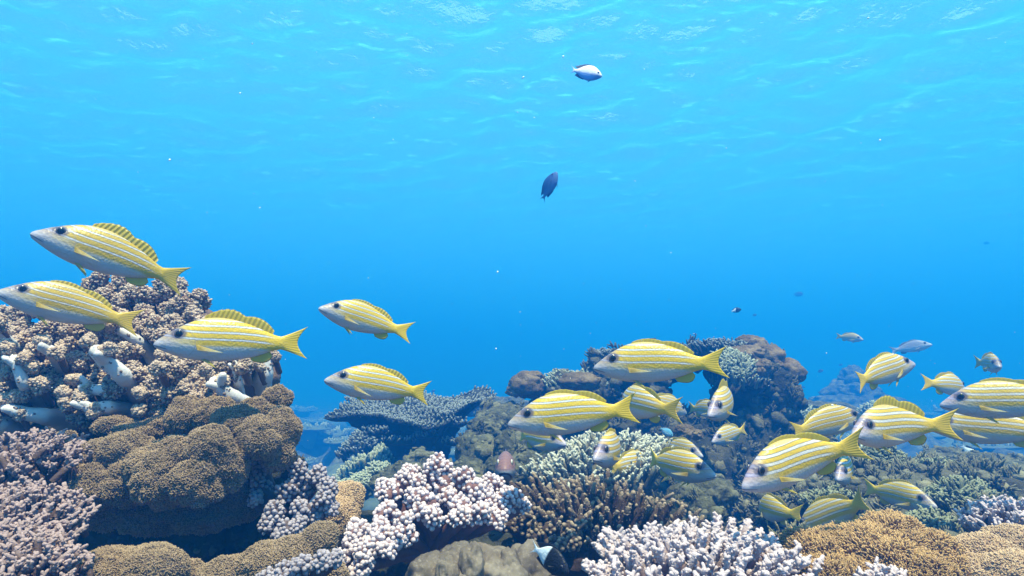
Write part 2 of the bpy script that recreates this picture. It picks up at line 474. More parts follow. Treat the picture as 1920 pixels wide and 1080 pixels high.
def fish_meshes(P, kind, b, raised, pec):
    ms = {}
    ms['body'] = body_mesh('body', P, b)
    # dorsal fin: spiny front, rounded soft rear
    d0, d1 = P['dorsal']; n = 34; x = np.linspace(d0, d1, n); u = (x - d0) / (d1 - d0)
    top = prof(P, 'top', x)
    hsp = np.where(u < P['soft'], np.sin(np.clip(u / P['soft'], 0, 1) * math.pi * .86 + .22) ** .8, 0)
    hso = np.where(u >= P['soft'] - .12, np.sin(np.clip((u - P['soft'] + .12) / (1.12 - P['soft']), 0, 1) * math.pi * .8 + .35) ** .8, 0)
    jag = 1 - .08 * ((np.arange(n) % 3) == 1) * (u < P['soft'])
    hh = np.maximum(hsp * jag * (.062 if raised else .022), hso * (.056 if raised else .036)) + .004
    if kind == 'damsel': hh = (.03 + .05 * u) * np.minimum(1, u * 5 + .2); hh[-1] = .01
    base = np.stack([x, 0 * x, top - .012], 1); tip = np.stack([x + hh * (.55 if kind != 'damsel' else 1.5 * u), 0 * x, top + hh * (1 if kind != 'damsel' else .55)], 1)
    ms['dorsal_fin'] = fin_mesh('dorsal_fin', base, tip, .004, b)
    a0, a1 = P['anal']; n = 14; x = np.linspace(a0, a1, n); u = (x - a0) / (a1 - a0); bt = prof(P, 'bot', x)
    hh = .065 * np.sin(u * 2.3 + .45) ** .9 + .004
    if kind == 'damsel': hh = .02 + .07 * u; hh[-1] = .01
    ms['anal_fin'] = fin_mesh('anal_fin', np.stack([x, 0 * x, bt + .012], 1), np.stack([x + hh * .75, 0 * x, bt - hh * .72], 1), .004, b)
    for s in (1, -1):
        # pectoral: leaf shaped, rooted behind the gill cover
        n = 9; k = np.linspace(0, 1, n); w = prof(P, 'wid', .27) * .93
        base = np.stack([.262 + .010 * k, s * (np.full(n, w)), -.010 - .036 * k], 1)
        ln = (.185 - .105 * k ** 1.3) * (1.0 if kind != 'damsel' else .85)
        tip = base + np.stack([ln * math.cos(pec), s * ln * .26 * (1 + k), -ln * (math.sin(pec) * .9 + .10) + .012 * k], 1)
        ms['pectoral_fin%+d' % s] = fin_mesh('pectoral_fin', base, tip, .0035, b, 6)
        n = 8; k = np.linspace(0, 1, n); zb = prof(P, 'bot', .30)
        base = np.stack([.285 + .035 * k, s * np.full(n, .024), np.full(n, zb + .018)], 1)
        ln = .125 - .075 * k
        tip = base + np.stack([ln * .86, s * ln * .22, -ln * .50 - .01], 1)
        ms['pelvic_fin%+d' % s] = fin_mesh('pelvic_fin', base, tip, .004, b)
        ex, ez, er = P['eye']
        t, bo, w = prof(P, 'top', ex), prof(P, 'bot', ex), prof(P, 'wid', ex)
        q = (ez - (t + bo) / 2) / ((t - bo) / 2); yy = w * (1 - q * q) ** .5
        v, f = ico(3); g = Geo(); g.add(v * [er, er * .42, er] + [ex, s * (yy - er * .12), ez], f)
        raw = g.v[0]; rr = np.hypot(v[:, 0], v[:, 2]); g.v = [bend_pts(raw, b)]
        ms['eye%+d' % s] = g.mesh('eye', {'er': rr})
        g = Geo(); g.add(v * [er * .66, er * .20, er * .66] + [ex - .001, s * (yy + er * .19), ez], f)
        g.v = [bend_pts(g.v[0], b)]
        ms['pupil%+d' % s] = g.mesh('pupil')
    return ms

def snapper_body_mat(name, yellow, white, line, wl=1.0, head=(.165, .145, .24)):
    m = NT(name); x, z = m.attr('bx'), m.attr('bz')
    nz = m.noise(9, 2, m.coord()); wob = m.math('MULTIPLY', m.math('SUBTRACT', nz, .5), .006)
    x1 = m.math('MAXIMUM', m.math('SUBTRACT', x, .50), 0.0)
    x2 = m.math('MAXIMUM', m.math('SUBTRACT', .34, x), 0.0)
    w = m.math('ADD', m.math('ADD', z, m.math('MULTIPLY', m.math('SUBTRACT', x, .4), .035)), wob)
    w = m.math('ADD', w, m.math('MULTIPLY', m.math('MULTIPLY', x1, x1), .30))
    w = m.math('ADD', w, m.math('MULTIPLY', m.math('MULTIPLY', x2, x2), -.35))
    f = m.math('DIVIDE', m.math('ADD', w, .15), .36)
    Y, W, D = yellow, white, line
    Y2 = tuple(a * .93 + .0 for a in Y)
    pale = tuple(.55 * a + .45 * c for a, c in zip(W, Y))
    belly = (.47, .475, .53)
    P = lambda q: (q + .15) / .36
    st = [(0, (.44, .44, .50)), (P(-.062), belly), (P(-.044), (.50, .49, .48)), (P(-.0415), pale), (P(-.038), belly), (P(-.030), (.50, .47, .38)), (P(-.026), pale), (P(-.014), Y), (P(.010), Y)]
    def stripe(c, hw, d=.0065):
        return [(P(c - hw - d), Y), (P(c - hw - d * .35), D), (P(c - hw + .001), W), (P(c + hw - .001), W), (P(c + hw + d * .35), D), (P(c + hw + d), Y2)]
    st += stripe(.0235, .0045 * wl) + stripe(.072, .0048 * wl) + stripe(.120, .0043 * wl)
    st += [(P(.150), Y2), (P(.154), D), (P(.158), W), (P(.163), (.45, .36, .16)), (P(.20), (.40, .30, .08))]
    st = st[:32]
    col = m.ramp(f, st)
    cs = m.n('ShaderNodeCombineXYZ'); m.put(cs.inputs[0], m.math('MULTIPLY', x, 9.0)); m.put(cs.inputs[1], m.math('MULTIPLY', z, 70.0)); m.put(cs.inputs[2], m.n('ShaderNodeObjectInfo').outputs['Random'])
    col = m.mix(m.math('MULTIPLY', m.step(.42, .75, m.noise(1.0, 4, cs.outputs[0], .7)), .30), col, tuple(a * .55 for a in Y))
    rnd = m.n('ShaderNodeObjectInfo').outputs['Random']; col = m.mix(m.math('MULTIPLY', rnd, .22), col, tuple(a * .62 for a in Y))
    # tail and peduncle: plain yellow
    tl = m.step(.68, .80, x); col = m.mix(tl, col, tuple(a * 1.05 for a in Y))
    edge = m.step(.955, 1.0, x); col = m.mix(m.math('MULTIPLY', edge, .45), col, (.30, .22, .02))
    # snout and forehead: violet grey; cheek and chin pale
    hd = m.step(.205, .07, m.math('ADD', x, m.math('MULTIPLY', z, -.35)))
    up = m.step(-.042, .02, z)
    hcol = m.mix(up, (.46, .46, .53), head)
    col = m.mix(m.math('MULTIPLY', hd, .66), col, hcol)
    ck = m.math('MULTIPLY', m.step(.30, .20, x), m.step(.055, .015, z)); col = m.mix(m.math('MULTIPLY', ck, .38), col, (.46, .46, .50))
    # dusky patch round the eye and the mouth line
    dx = m.math('SUBTRACT', x, .152); dz = m.math('SUBTRACT', z, .069)
    r = m.math('SQRT', m.math('ADD', m.math('MULTIPLY', dx, m.math('MULTIPLY', dx, .55)), m.math('MULTIPLY', dz, dz)))
    col = m.mix(m.math('MULTIPLY', m.step(.046, .028, r), .8), col, (.05, .045, .085))
    ml = m.math('ABSOLUTE', m.math('ADD', m.math('ADD', z, .010), m.math('MULTIPLY', x, .33)))
    mo = m.math('MULTIPLY', m.step(.0045, .0015, ml), m.step(.095, .075, x)); col = m.mix(m.math('MULTIPLY', mo, .8), col, (.10, .07, .09))
    # gill cover edge
    gx = m.math('SUBTRACT', x, .175); gz = m.math('SUBTRACT', z, .0)
    gr = m.math('SQRT', m.math('ADD', m.math('MULTIPLY', gx, gx), m.math('MULTIPLY', m.math('MULTIPLY', gz, gz), .75)))
    ga = m.math('MULTIPLY', m.step(.0055, .001, m.math('ABSOLUTE', m.math('SUBTRACT', gr, .082))), m.step(.20, .23, x))
    col = m.mix(m.math('MULTIPLY', ga, .35), col, (.25, .22, .22))
    # scales and tail rays as relief
    cmb = m.n('ShaderNodeCombineXYZ'); m.put(cmb.inputs[0], x); m.put(cmb.inputs[1], z)
    vo = m.n('ShaderNodeTexVoronoi'); vo.inputs['Scale'].default_value = 62; m.put(vo.inputs['Vector'], cmb.outputs[0])
    rays = m.math('SINE', m.math('MULTIPLY', m.math('DIVIDE', z, m.math('ADD', m.math('MAXIMUM', m.math('SUBTRACT', x, .76), 0.0), .06)), 75.0))
    tmask = m.step(.83, .88, x)
    ht = m.math('ADD', m.math('MULTIPLY', vo.outputs['Distance'], m.math('SUBTRACT', 1.0, tmask)), m.math('MULTIPLY', m.math('MULTIPLY', rays, .35), tmask))
    col = m.mix(m.math('MULTIPLY', m.math('MULTIPLY', m.step(.3, 1, rays), tmask), .25), col, (.33, .24, .02))
    return m.surf(m.bsdf(col, .38, m.bump(ht, .15, .003), Specular_IOR_Level=.35, Subsurface_Weight=0.0))

def fin_mat(name, base, tip, edge=None, alpha=0.0, rays=95.0):
    m = NT(name); u, v = m.attr('fu'), m.attr('fv')
    r = m.math('SINE', m.math('MULTIPLY', u, rays))
    col = m.mix(m.step(0, 1, v), base, tip)
    col = m.mix(m.math('MULTIPLY', m.step(.2, 1, r), .14), col, tuple(c * .55 for c in base))
    if edge: col = m.mix(m.step(.90, .97, v), col, edge)
    b = m.bsdf(col, .45, m.bump(r, .3, .003))
    tr = m.n('ShaderNodeBsdfTranslucent'); m.put(tr.inputs[0], col)
    mx = m.n('ShaderNodeMixShader'); mx.inputs[0].default_value = .5; m.put(mx.inputs[1], b); m.put(mx.inputs[2], tr.outputs[0]); sh = mx.outputs[0]
    if alpha:
        tp = m.n('ShaderNodeBsdfTransparent'); mx = m.n('ShaderNodeMixShader')
        m.put(mx.inputs[0], m.math('MULTIPLY', m.step(.0, .9, v), alpha)); m.put(mx.inputs[1], sh); m.put(mx.inputs[2], tp.outputs[0]); sh = mx.outputs[0]
    return m.surf(sh)

def plain_body_mat(name, fn):
    m = NT(name); x, z = m.attr('bx'), m.attr('bz')
    cmb = m.n('ShaderNodeCombineXYZ'); m.put(cmb.inputs[0], x); m.put(cmb.inputs[1], z)
    vo = m.n('ShaderNodeTexVoronoi'); vo.inputs['Scale'].default_value = 30; m.put(vo.inputs['Vector'], cmb.outputs[0])
    col = fn(m, x, z)
    return m.surf(m.bsdf(col, .4, m.bump(vo.outputs['Distance'], .2, .005), Specular_IOR_Level=.15))

def fish_materials():
    M['snapper_gold'] = snapper_body_mat('snapper_gold', (.58, .395, .020), (.52, .54, .60), (.10, .11, .11))
    M['snapper_ochre'] = snapper_body_mat('snapper_ochre', (.50, .335, .026), (.54, .54, .58), (.07, .08, .08))
    M['snapper_wide'] = snapper_body_mat('snapper_wide', (.60, .395, .034), (.56, .55, .57), (.09, .10, .08), 1.65, (.22, .175, .36))
    M['fin_yellow'] = fin_mat('fin_yellow', (.66, .49, .035), (.74, .58, .06), (.34, .27, .04))
    M['fin_pectoral'] = fin_mat('fin_pectoral', (.70, .50, .05), (.62, .58, .35), None, .55, 40)
    M['fin_pelvic'] = fin_mat('fin_pelvic', (.60, .52, .16), (.60, .50, .08), None, .15, 40)
    m = NT('eye_iris'); r = m.attr('er')
    M['iris'] = m.surf(m.bsdf(m.ramp(r, [(0, (.02, .02, .03)), (.70, (.02, .02, .03)), (.80, (.14, .13, .12)), (.90, (.05, .04, .07)), (1, (.05, .045, .085))]), .15))
    m = NT('eye_pupil'); M['pupil'] = m.surf(m.bsdf((.006, .006, .010), .08))
    m = NT('eye_white'); r = m.attr('er')
    M['iris_white'] = m.surf(m.bsdf(m.ramp(r, [(0, (.02, .02, .03)), (.62, (.02, .02, .03)), (.7, (.62, .60, .5)), (1, (.5, .48, .4))]), .15))
    M['damsel_pale'] = plain_body_mat('damsel_pale', lambda m, x, z: m.mix(m.step(.02, -.06, z), (.75, .72, .74), m.mix(m.step(.35, .08, x), (.16, .30, .62), (.10, .17, .42))))
    M['damsel_blue'] = plain_body_mat('damsel_blue', lambda m, x, z: m.mix(m.step(-.1, .12, z), (.10, .17, .36), (.035, .075, .22)))
    M['damsel_bicolor'] = plain_body_mat('damsel_bicolor', lambda m, x, z: m.mix(m.step(.50, .545, m.math('ADD', x, m.math('MULTIPLY', z, .25))), (.012, .013, .018), (.60, .66, .72)))
    M['damsel_bright'] = plain_body_mat('damsel_bright', lambda m, x, z: m.mix(m.step(-.1, .12, z), (.30, .48, .60), (.12, .36, .55)))
    M['silver'] = plain_body_mat('silver', lambda m, x, z: m.mix(m.step(-.05, .10, z), (.50, .52, .60), (.20, .22, .30)))
    M['grouper'] = plain_body_mat('grouper', lambda m, x, z: m.mix(m.math('MULTIPLY', m.step(.012, .004, m.math('ABSOLUTE', m.math('ADD', m.math('ADD', z, .022), m.math('MULTIPLY', x, .45)))), m.step(.14, .11, x)), m.mix(m.step(-.02, .03, z), (.19, .23, .29), (.18, .10, .10)), (.04, .03, .05)))
    M['fin_dark'] = fin_mat('fin_dark', (.03, .06, .16), (.02, .05, .16))
    M['fin_black'] = fin_mat('fin_black', (.012, .013, .018), (.02, .02, .03))
    M['fin_pale'] = fin_mat('fin_pale', (.30, .40, .60), (.45, .52, .62), None, .3)
    M['fin_grey'] = fin_mat('fin_grey', (.25, .24, .26), (.30, .30, .34), None, .3)
fish_materials()

FISH_CACHE = {}
def solve_depth(S, T, L, psi):
    k = L * .5 * math.sin(psi); us, ut = nrm(at(*S, 1.0)), nrm(at(*T, 1.0))
    fn = lambda d: np.linalg.norm(us * (d - k) - ut * (d + k))
    ds = np.geomspace(.3 + abs(k), 40, 400); fv = np.array([fn(d) for d in ds])
    j = np.where(fv < L)[0]
    if not len(j): return float(ds[np.argmin(fv)]), k
    lo, hi = ds[j[-1]], ds[min(j[-1] + 1, 399)]
    for _ in range(40):
        md = (lo + hi) / 2
        if fn(md) < L: lo = md
        else: hi = md
    return (lo + hi) / 2, k

def make_fish(name, label, cat, S, T, psi=0, L=.2, body='snapper_gold', P='snap', bend=0.0, raised=False, roll=0, pec=.25, group=None, fins=None, depth=None, iris='iris', fat=1.0):
    """S, T: where the photo shows the snout and the middle of the tail; psi: degrees the snout is turned towards the camera"""
    psi = math.radians(psi); PP = {'snap': SNAP, 'damsel': DAMSEL, 'grouper': GROUPER}[P]
    if depth is None: d, k = solve_depth(S, T, L, psi)
    else: d, k = depth, L * .5 * math.sin(psi)
    if depth is not None: d = d * float(np.linalg.norm(at(*T, 1.0)))
    a, c = nrm(at(*S, 1.0)) * (d - k), nrm(at(*T, 1.0)) * (d + k)
    if depth is not None: L = float(np.linalg.norm(a - c))
    xd = nrm(c - a); up = np.array([0, 0, 1.0]) if abs(xd[2]) < .85 else np.array([-.6, .3, .7])
    zd = nrm(up - xd * (up @ xd)); yd = np.cross(zd, xd)
    r = math.radians(roll); yd, zd = math.cos(r) * yd + math.sin(r) * zd, -math.sin(r) * yd + math.cos(r) * zd
    key = (P, round(bend, 2), raised, round(pec, 2))
    if key not in FISH_CACHE: FISH_CACHE[key] = fish_meshes(PP, P, bend, raised, pec)
    ms = FISH_CACHE[key]
    root = thing(name, label, cat, group=group)
    mid = (a + c) / 2
    root.matrix_world = Matrix(((xd[0] * L, yd[0] * L * fat, zd[0] * L, mid[0]), (xd[1] * L, yd[1] * L * fat, zd[1] * L, mid[1]), (xd[2] * L, yd[2] * L * fat, zd[2] * L, mid[2]), (0, 0, 0, 1)))
    fm = fins or ('fin_yellow', 'fin_pectoral', 'fin_pelvic')
    mats = {'body': body, 'dorsal_fin': fm[0], 'anal_fin': fm[0], 'pectoral_fin': fm[1], 'pelvic_fin': fm[2], 'eye': iris, 'pupil': 'pupil'}
    eyes = {}
    for k2, me in ms.items():
        nm = k2[:-2] if k2[-2] in '+-' else k2
        o = bpy.data.objects.new(nm, me); COL.objects.link(o)
        if not me.materials: me.materials.append(M[mats[nm]])
        o.parent = root
        o.material_slots[0].link = 'OBJECT'; o.material_slots[0].material = M[mats[nm]]
        if nm == 'eye': eyes[k2[-2:]] = o
        if nm == 'pupil': o.parent = eyes[k2[-2:]]
    return root

SG = 'yellow striped snappers swimming over the reef'
def snap(label, S, T, psi=0, Q=None, **kw):
    if Q:      # Q: full length in photo pixels the fish would show side-on; its sign says whether the snout is nearer
        app = math.hypot(S[0] - T[0], S[1] - T[1]); psi = math.copysign(math.degrees(math.acos(min(1, app / abs(Q)))), Q)
    return make_fish('striped_snapper', label, 'fish', S, T, psi, group=SG, **kw)

def build_fish():
    go, oc, wi = 'snapper_gold', 'snapper_ochre', 'snapper_wide'
    snap('striped yellow snapper highest on the left, dorsal fin raised, above the soft coral', (57, 437), (352, 527), 0, body=oc, raised=True, bend=.12)
    snap('striped yellow snapper cut by the left edge of the picture, below the highest one', (-10, 548), (264, 607), 2, body=oc, bend=-.15, pec=.15)
    snap('striped yellow snapper with raised dorsal fin swimming right in front of the brown soft coral', (288, 645), (576, 643), 0, body=go, raised=True)
    snap('striped yellow snapper alone in open water, upper of the two left of centre', (597, 578), (770, 626), 12, body=go, bend=-.25, L=.165)
    snap('striped yellow snapper above the table coral, its tail tip over the plate', (608, 713), (810, 738), 8, body=go, L=.18, bend=.15, pec=.4)
    snap('large striped snapper in front of the dark bommie top, nose to the left', (1113, 690), (1364, 679), 3, body=go, bend=-.1, pec=.1)
    snap('large deep-bodied striped snapper in front of the bommie, nose over the mid rocks', (952, 796), (1197, 764), 8, body=go, pec=.35)
    snap('snapper turning away behind the yellow tail of the large deep-bodied snapper', (1163, 752), (1251, 771), Q=-205, body=wi, bend=.35)
    snap('small dim striped snapper facing right below the arch of the bommie', (1287, 775), (1205, 745), Q=-125, body=oc)
    snap('dim striped snapper facing right, its head hidden behind the snapper that faces the camera', (1352, 774), (1291, 764), Q=110, body=oc)
    snap('striped snapper facing the camera head-on in the shade of the bommie, tail turned up', (1332, 780), (1390, 734), Q=195, body=wi, bend=.3, pec=.5, raised=True)
    snap('small striped snapper in front of the dark cave, nose down to the left', (1335, 829), (1400, 803), Q=112, body=wi)
    snap('striped snapper facing right under the belly of the large deep-bodied one', (1060, 834), (962, 812), Q=160, body=wi, bend=-.2)
    snap('striped snapper head-on over the pale green finger coral, violet face', (1117, 862), (1180, 828), Q=205, body=wi, bend=.3)
    snap('pale striped snapper half hidden between the head-on snapper and a yellow tail', (1222, 868), (1133, 876), Q=-145, body=wi, bend=.2)
    snap('bright striped snapper facing right over the brown finger coral', (1341, 893), (1198, 858), Q=195, body=go, bend=-.3, pec=.1)
    snap('striped snapper peeping out above the back of the bright snapper that faces right', (1318, 856), (1232, 832), Q=130, body=oc)
    snap('pale striped snapper low behind the belly of the bright snapper that faces right', (1336, 912), (1240, 890), Q=125, body=wi)
    snap('big bright striped snapper diving down to the left before the dark cave', (1388, 914), (1593, 822), Q=285, body=wi, bend=-.4, pec=.3)
    snap('striped snapper swimming away behind the back of the big diving snapper', (1622, 782), (1466, 810), Q=-190, body=oc, bend=.3)
    snap('deep-bodied striped snapper with open eye turning its violet face to the camera', (1593, 817), (1748, 790), Q=285, body=wi, bend=-.5, raised=True)
    snap('large blurred striped snapper cut by the right edge, the upper one', (1762, 760), (2050, 748), 10, body=wi, L=.2)
    snap('striped snapper cut by the right edge, lower one with a long yellow pectoral fin', (1738, 800), (2010, 812), 5, body=wi, L=.215)
    snap('striped snapper turning away, left of the large fish at the right edge', (1808, 730), (1746, 716), Q=-165, body=wi, bend=-.3)
    snap('dim small striped snapper head-on above the large fish at the right edge', (1876, 688), (1838, 678), Q=145, body=oc, bend=.2)
    snap('striped snapper facing right in open water right of the bommie, yellow tail spread', (1713, 682), (1588, 717), Q=-195, body=wi, bend=.25)
    snap('small far striped snapper facing right, above the one with the spread tail', (1619, 637), (1567, 630), Q=60, body=oc)
    snap('small striped snapper head-on under the tail of the big diving snapper', (1572, 900), (1604, 862), Q=170, body=wi, bend=.2)
    snap('striped snapper nosing down behind the orange fuzzy coral, tail raised to the right', (1496, 1000), (1646, 930), Q=-205, body=wi, bend=-.3)
    snap('striped snapper facing right just above the orange fuzzy coral', (1757, 951), (1618, 912), Q=195, body=go)
    snap('small striped snapper swimming away between the pale branching coral and the cave', (1424, 952), (1480, 966), Q=-175, body=go, bend=.4)
    dk, bk, pl, gy = ('fin_dark',) * 3, ('fin_black', 'fin_black', 'fin_black'), ('fin_pale',) * 3, ('fin_grey',) * 3
    dam = lambda label, S, T, psi=0, **kw: make_fish('damselfish', label, 'fish', S, T, psi, P='damsel', **kw)
    dam('pale blue damselfish with a white back high up near the water surface', (1129, 143), (1067, 130), 8, L=.11, body='damsel_pale', fins=('fin_dark', 'fin_pale', 'fin_dark'))
    dam('dark blue damselfish climbing nose-up in open water', (1044, 322), (1015, 379), 5, L=.11, body='damsel_blue', fins=dk)
    dam('black damselfish with a white tail beside the smooth brown coral', (1066, 1074), (994, 1022), 10, depth=.70, body='damsel_bicolor', fins=bk)
    dam('black and white damselfish blurred under the fish at the right edge', (1838, 868), (1800, 832), 0, L=.09, body='damsel_bicolor', fins=bk)
    dam('tiny black and white damselfish in open water above the bommie', (1390, 580), (1370, 584), 0, L=.06, body='damsel_bicolor', fins=bk)
    dam('tiny dark damselfish above the large snapper at the bommie top', (1306, 627), (1298, 625), 0, L=.05, body='damsel_bicolor', fins=bk)
    dam('faint blue fish far off in the open water at the right', (1507, 551), (1486, 553), 0, L=.20, body='damsel_blue', fins=dk)
    dam('tiny dark fish right of the brown coral heads on the bommie', (1544, 694), (1532, 698), 0, L=.08, body='damsel_blue', fins=dk)
    dam('tiny dark fish over the tail of the table coral snapper', (816, 731), (808, 736), 0, L=.05, body='damsel_blue', fins=dk)
    dam('tiny dark fish just right of and below the tiny black and white damselfish', (1419, 590), (1410, 592), 0, L=.06, body='damsel_blue', fins=dk)
    dam('tiny dark fish low over the hazy coral shelf right of the bommie', (1510, 727), (1502, 724), 0, L=.06, body='damsel_blue', fins=dk)
    dam('tiny faint fish left of the snapper with the spread yellow tail', (1580, 683), (1572, 686), 0, L=.08, body='damsel_blue', fins=dk)
    dam('faint far fish near the right edge in open water', (1856, 455), (1842, 457), 0, L=.14, body='damsel_blue', fins=dk)
    dam('turquoise damselfish at the right end of the pale green finger coral', (1262, 818), (1236, 801), 0, L=.055, body='damsel_bright', fins=pl)
    make_fish('silver_fish', 'faint silver grey fish gliding right behind the snapper with the spread tail', 'fish', (1748, 646), (1668, 658), 0, L=.24, body='silver', fins=gy)
    make_fish('reef_grouper', 'reddish faced fish staring at the camera from behind the white knobbly coral', 'fish', (946, 884), (951, 872), 84, L=.165, depth=1.12, body='grouper', P='grouper', fins=gy, iris='iris_white')
# ------------------------------------------------------------------ coral builders
CONE = None
def cone_template(sides=5, bend=.25):
    a = np.linspace(0, 2 * math.pi, sides, endpoint=False); rows = []
    for z, r, o in ((0, 1.0, 0), (.55, .85, bend * .35), (.92, .62, bend)):
        rows.append(np.stack([np.cos(a) * r + o, np.sin(a) * r, np.full(sides, z)], 1))
    v = np.concatenate(rows + [np.array([[bend * 1.1, 0, 1.0]])]); f = []
    for k in range(2):
        for i in range(sides):
            j = (i + 1) % sides; p = k * sides
            f += [[p + i, p + j, p + sides + j], [p + i, p + sides + j, p + sides + i]]
    for i in range(sides): f.append([2 * sides + i, 2 * sides + (i + 1) % sides, 3 * sides])
    return v, np.array(f)

def sample(v, f, n, rng):
    a, b, c = v[f[:, 0]], v[f[:, 1]], v[f[:, 2]]
    cr = np.cross(b - a, c - a); ar = np.linalg.norm(cr, axis=1)
    i = rng.choice(len(f), n, p=ar / ar.sum())
    u, w = rng.random(n), rng.random(n); s = u + w > 1; u[s], w[s] = 1 - u[s], 1 - w[s]
    return a[i] + u[:, None] * (b - a)[i] + w[:, None] * (c - a)[i], nrm(cr[i])

def rescale(px): return px / FPX

def encrust(g, p, f, n, rng, size=(.008, .028), tufts=.3, up=-.25):
    """small growths crowding over a rock face: knobs, crusts and little branching tufts"""
    P, N = sample(p, f, n, rng); k = N[:, 2] > up; P, N = P[k], N[k]
    tu = rng.random(len(P)) < tufts; v, fc = ico(2)
    for q in range(4):
        sel = np.where(~tu)[0][q::4]
        if not len(sel): continue
        vv = v * (1 + .35 * fbm(v * 2.2 + q * 9, 60 + q, 3))[:, None]
        S = size[0] + (size[1] - size[0]) * rng.random(len(sel)) ** 2.2
        scatter(g, vv, fc, P[sel], N[sel], np.stack([S, S * rng.uniform(.7, 1.3, len(sel)), S * rng.uniform(.4, .9, len(sel))], 1), tip=np.broadcast_to(rng.random((len(sel), 1)) ** 1.5, (len(sel), len(v))), rng=rng)
    tv, tf = cone_template(5, .15); sel = np.where(tu)[0]
    if len(sel):
        m = 16; S = np.repeat(size[0] + (size[1] - size[0]) * rng.random(len(sel)), m)
        C = np.repeat(P[sel], m, 0); D = nrm(np.repeat(N[sel] + [0, 0, .6], m, 0) + rng.normal(0, .55, (len(sel) * m, 3)))
        B = C + rng.normal(0, .35, C.shape) * S[:, None]
        L = S * rng.uniform(.8, 1.7, len(S)); tone = np.repeat(rng.uniform(.5, 1, len(sel)), m)
        scatter(g, tv, tf, B, D, np.stack([S * .17, S * .17, L], 1), tip=tone[:, None] * np.concatenate([np.full(5, .1), np.full(5, .6), np.full(5, 1.0), [1.0]])[None], rng=rng)

def fuzzy_lobes(name, label, cat, lobes, material, seed, length=.0045, width=.0011, dens=2.6e5, lean=(0, 0, .25), amp=.12, group=None, maxn=15000, partname='lobe', core_tip=.3):
    """a fleshy coral of swollen lobes, every lobe covered by a pile of short polyps. lobes: (px, py, depth, rx px, ry px)"""
    rng = np.random.default_rng(seed); tv, tf = cone_template(4)
    cs = [at(l[0], l[1], l[2]) for l in lobes]
    root = thing(name, label, cat, np.mean(cs, 0) - [0, 0, .05], group)
    R = [np.array([l[3], (l[3] + l[4]) * .5 * (l[5] if len(l) > 5 else 1.0), l[4]]) * l[2] / FPX for l in lobes]
    for k, (c, r) in enumerate(zip(cs, R)):
        g = Geo(); v, f = ico(5)
        kk = 1 + amp * fbm(v * 1.5 + seed + k * 5.1, seed + k, 3) + .5 * amp * fbm(v * 4.5 + k * 3.3, seed + 40 + k, 2)
        p = v * kk[:, None] * r + c
        g.add(p, f, None, core_tip)
        area = 4 * math.pi * (r[0] * r[1] * r[2]) ** (2 / 3)
        n = int(min(maxn, area * dens)); P, N = sample(p, f, n, rng)
        keep = np.ones(n, bool)
        for k2, (c2, r2) in enumerate(zip(cs, R)):
            if k2 != k: keep &= (((P - c2) / (r2 * .93)) ** 2).sum(1) > 1
        keep &= ~((N[:, 1] > .55) & (N[:, 2] < .2)) & (N[:, 2] > -.8)
        P, N = P[keep], N[keep]
        D = nrm(N + np.array(lean) + rng.normal(0, .33, P.shape) + .5 * np.stack([fbm(P * 45, 5, 2), fbm(P * 45, 15, 2), 0 * P[:, 0]], 1))
        L = length * rng.uniform(.6, 1.25, len(P)); W = width * rng.uniform(.8, 1.3, len(P))
        T = np.concatenate([np.full(4, .1), np.full(4, .55), np.full(4, .9), [1.0]])
        tint = rng.uniform(.75, 1.0, len(P))[:, None]
        scatter(g, tv, tf, P - D * .0008, D, np.stack([W, W, L], 1), tip=T[None] * tint, rng=rng)
        part(partname, g, M[material], root)
    return root

def knob_coral(name, label, cat, clusters, material, seed, knob=.0043, per=58, root_px=None, group=None, stretch=1.25, stem_mat=None):
    """a branching coral whose branch ends are crowded with round knobs. clusters: (px, py, depth, r px)"""
    rng = np.random.default_rng(seed); v, f = ico(2)
    cs = np.array([at(c[0], c[1], c[2]) for c in clusters]); rs = np.array([c[3] * c[2] / FPX for c in clusters])
    base = at(*root_px) if root_px else cs.mean(0) - [0, -.03, .09]
    root = thing(name, label, cat, base, group)
    for c, r in zip(cs, rs):
        g = Geo()
        ax = nrm(c - base + [0, 0, .05])
        mid = (base + c) / 2 + rng.normal(0, .006, 3)
        tube(g, [base + rng.normal(0, .01, 3), mid, c - ax * r * .3, c + ax * r * .3], [r * .75, r * .55, r * .62, r * .5], 10, .12, rng, 0, .1, rings=10)
        # an uneven core built of a few swellings, then knobs all over it
        sw = [(c, r * .62)] + [(c + nrm(rng.normal(0, 1, 3) + ax * .7) * r * .55, r * rng.uniform(.36, .5)) for _ in range(6)]
        for sc, sr in sw:
            lump(g, sc, sr, 2, .12, 2.0, int(rng.integers(1000)), .18)
            n = max(8, int(per * (sr / r) ** 1.5 * .62))
            k = np.arange(n) + .5; ph = np.arccos(1 - 2 * k / n); th = math.pi * (1 + 5 ** .5) * k + rng.uniform(0, 6)
            N = np.stack([np.cos(th) * np.sin(ph), np.sin(th) * np.sin(ph), np.cos(ph)], 1)
            N = N[(N @ ax > -.55) & (N[:, 2] > -.75)]
            N = nrm(N + rng.normal(0, .16, N.shape))
            P = sc + N * sr * 1.02
            ok = np.ones(len(P), bool)
            for oc, orr in sw:
                if oc is not sc: ok &= np.linalg.norm(P - oc, axis=1) > orr * .92
            P, N = P[ok], N[ok]
            S = knob * rng.uniform(.75, 1.2, len(P))
            T = .35 + .65 * (v[:, 2] * .5 + .5)
            scatter(g, v * (1 + .10 * vnoise(v * 2.3, 3))[:, None], f, P, N, np.stack([S, S, S * stretch], 1), tip=np.broadcast_to(T[None] * 1.0, (len(P), len(v))), rng=rng)
        part('branch', g, M[material], root)
    return root

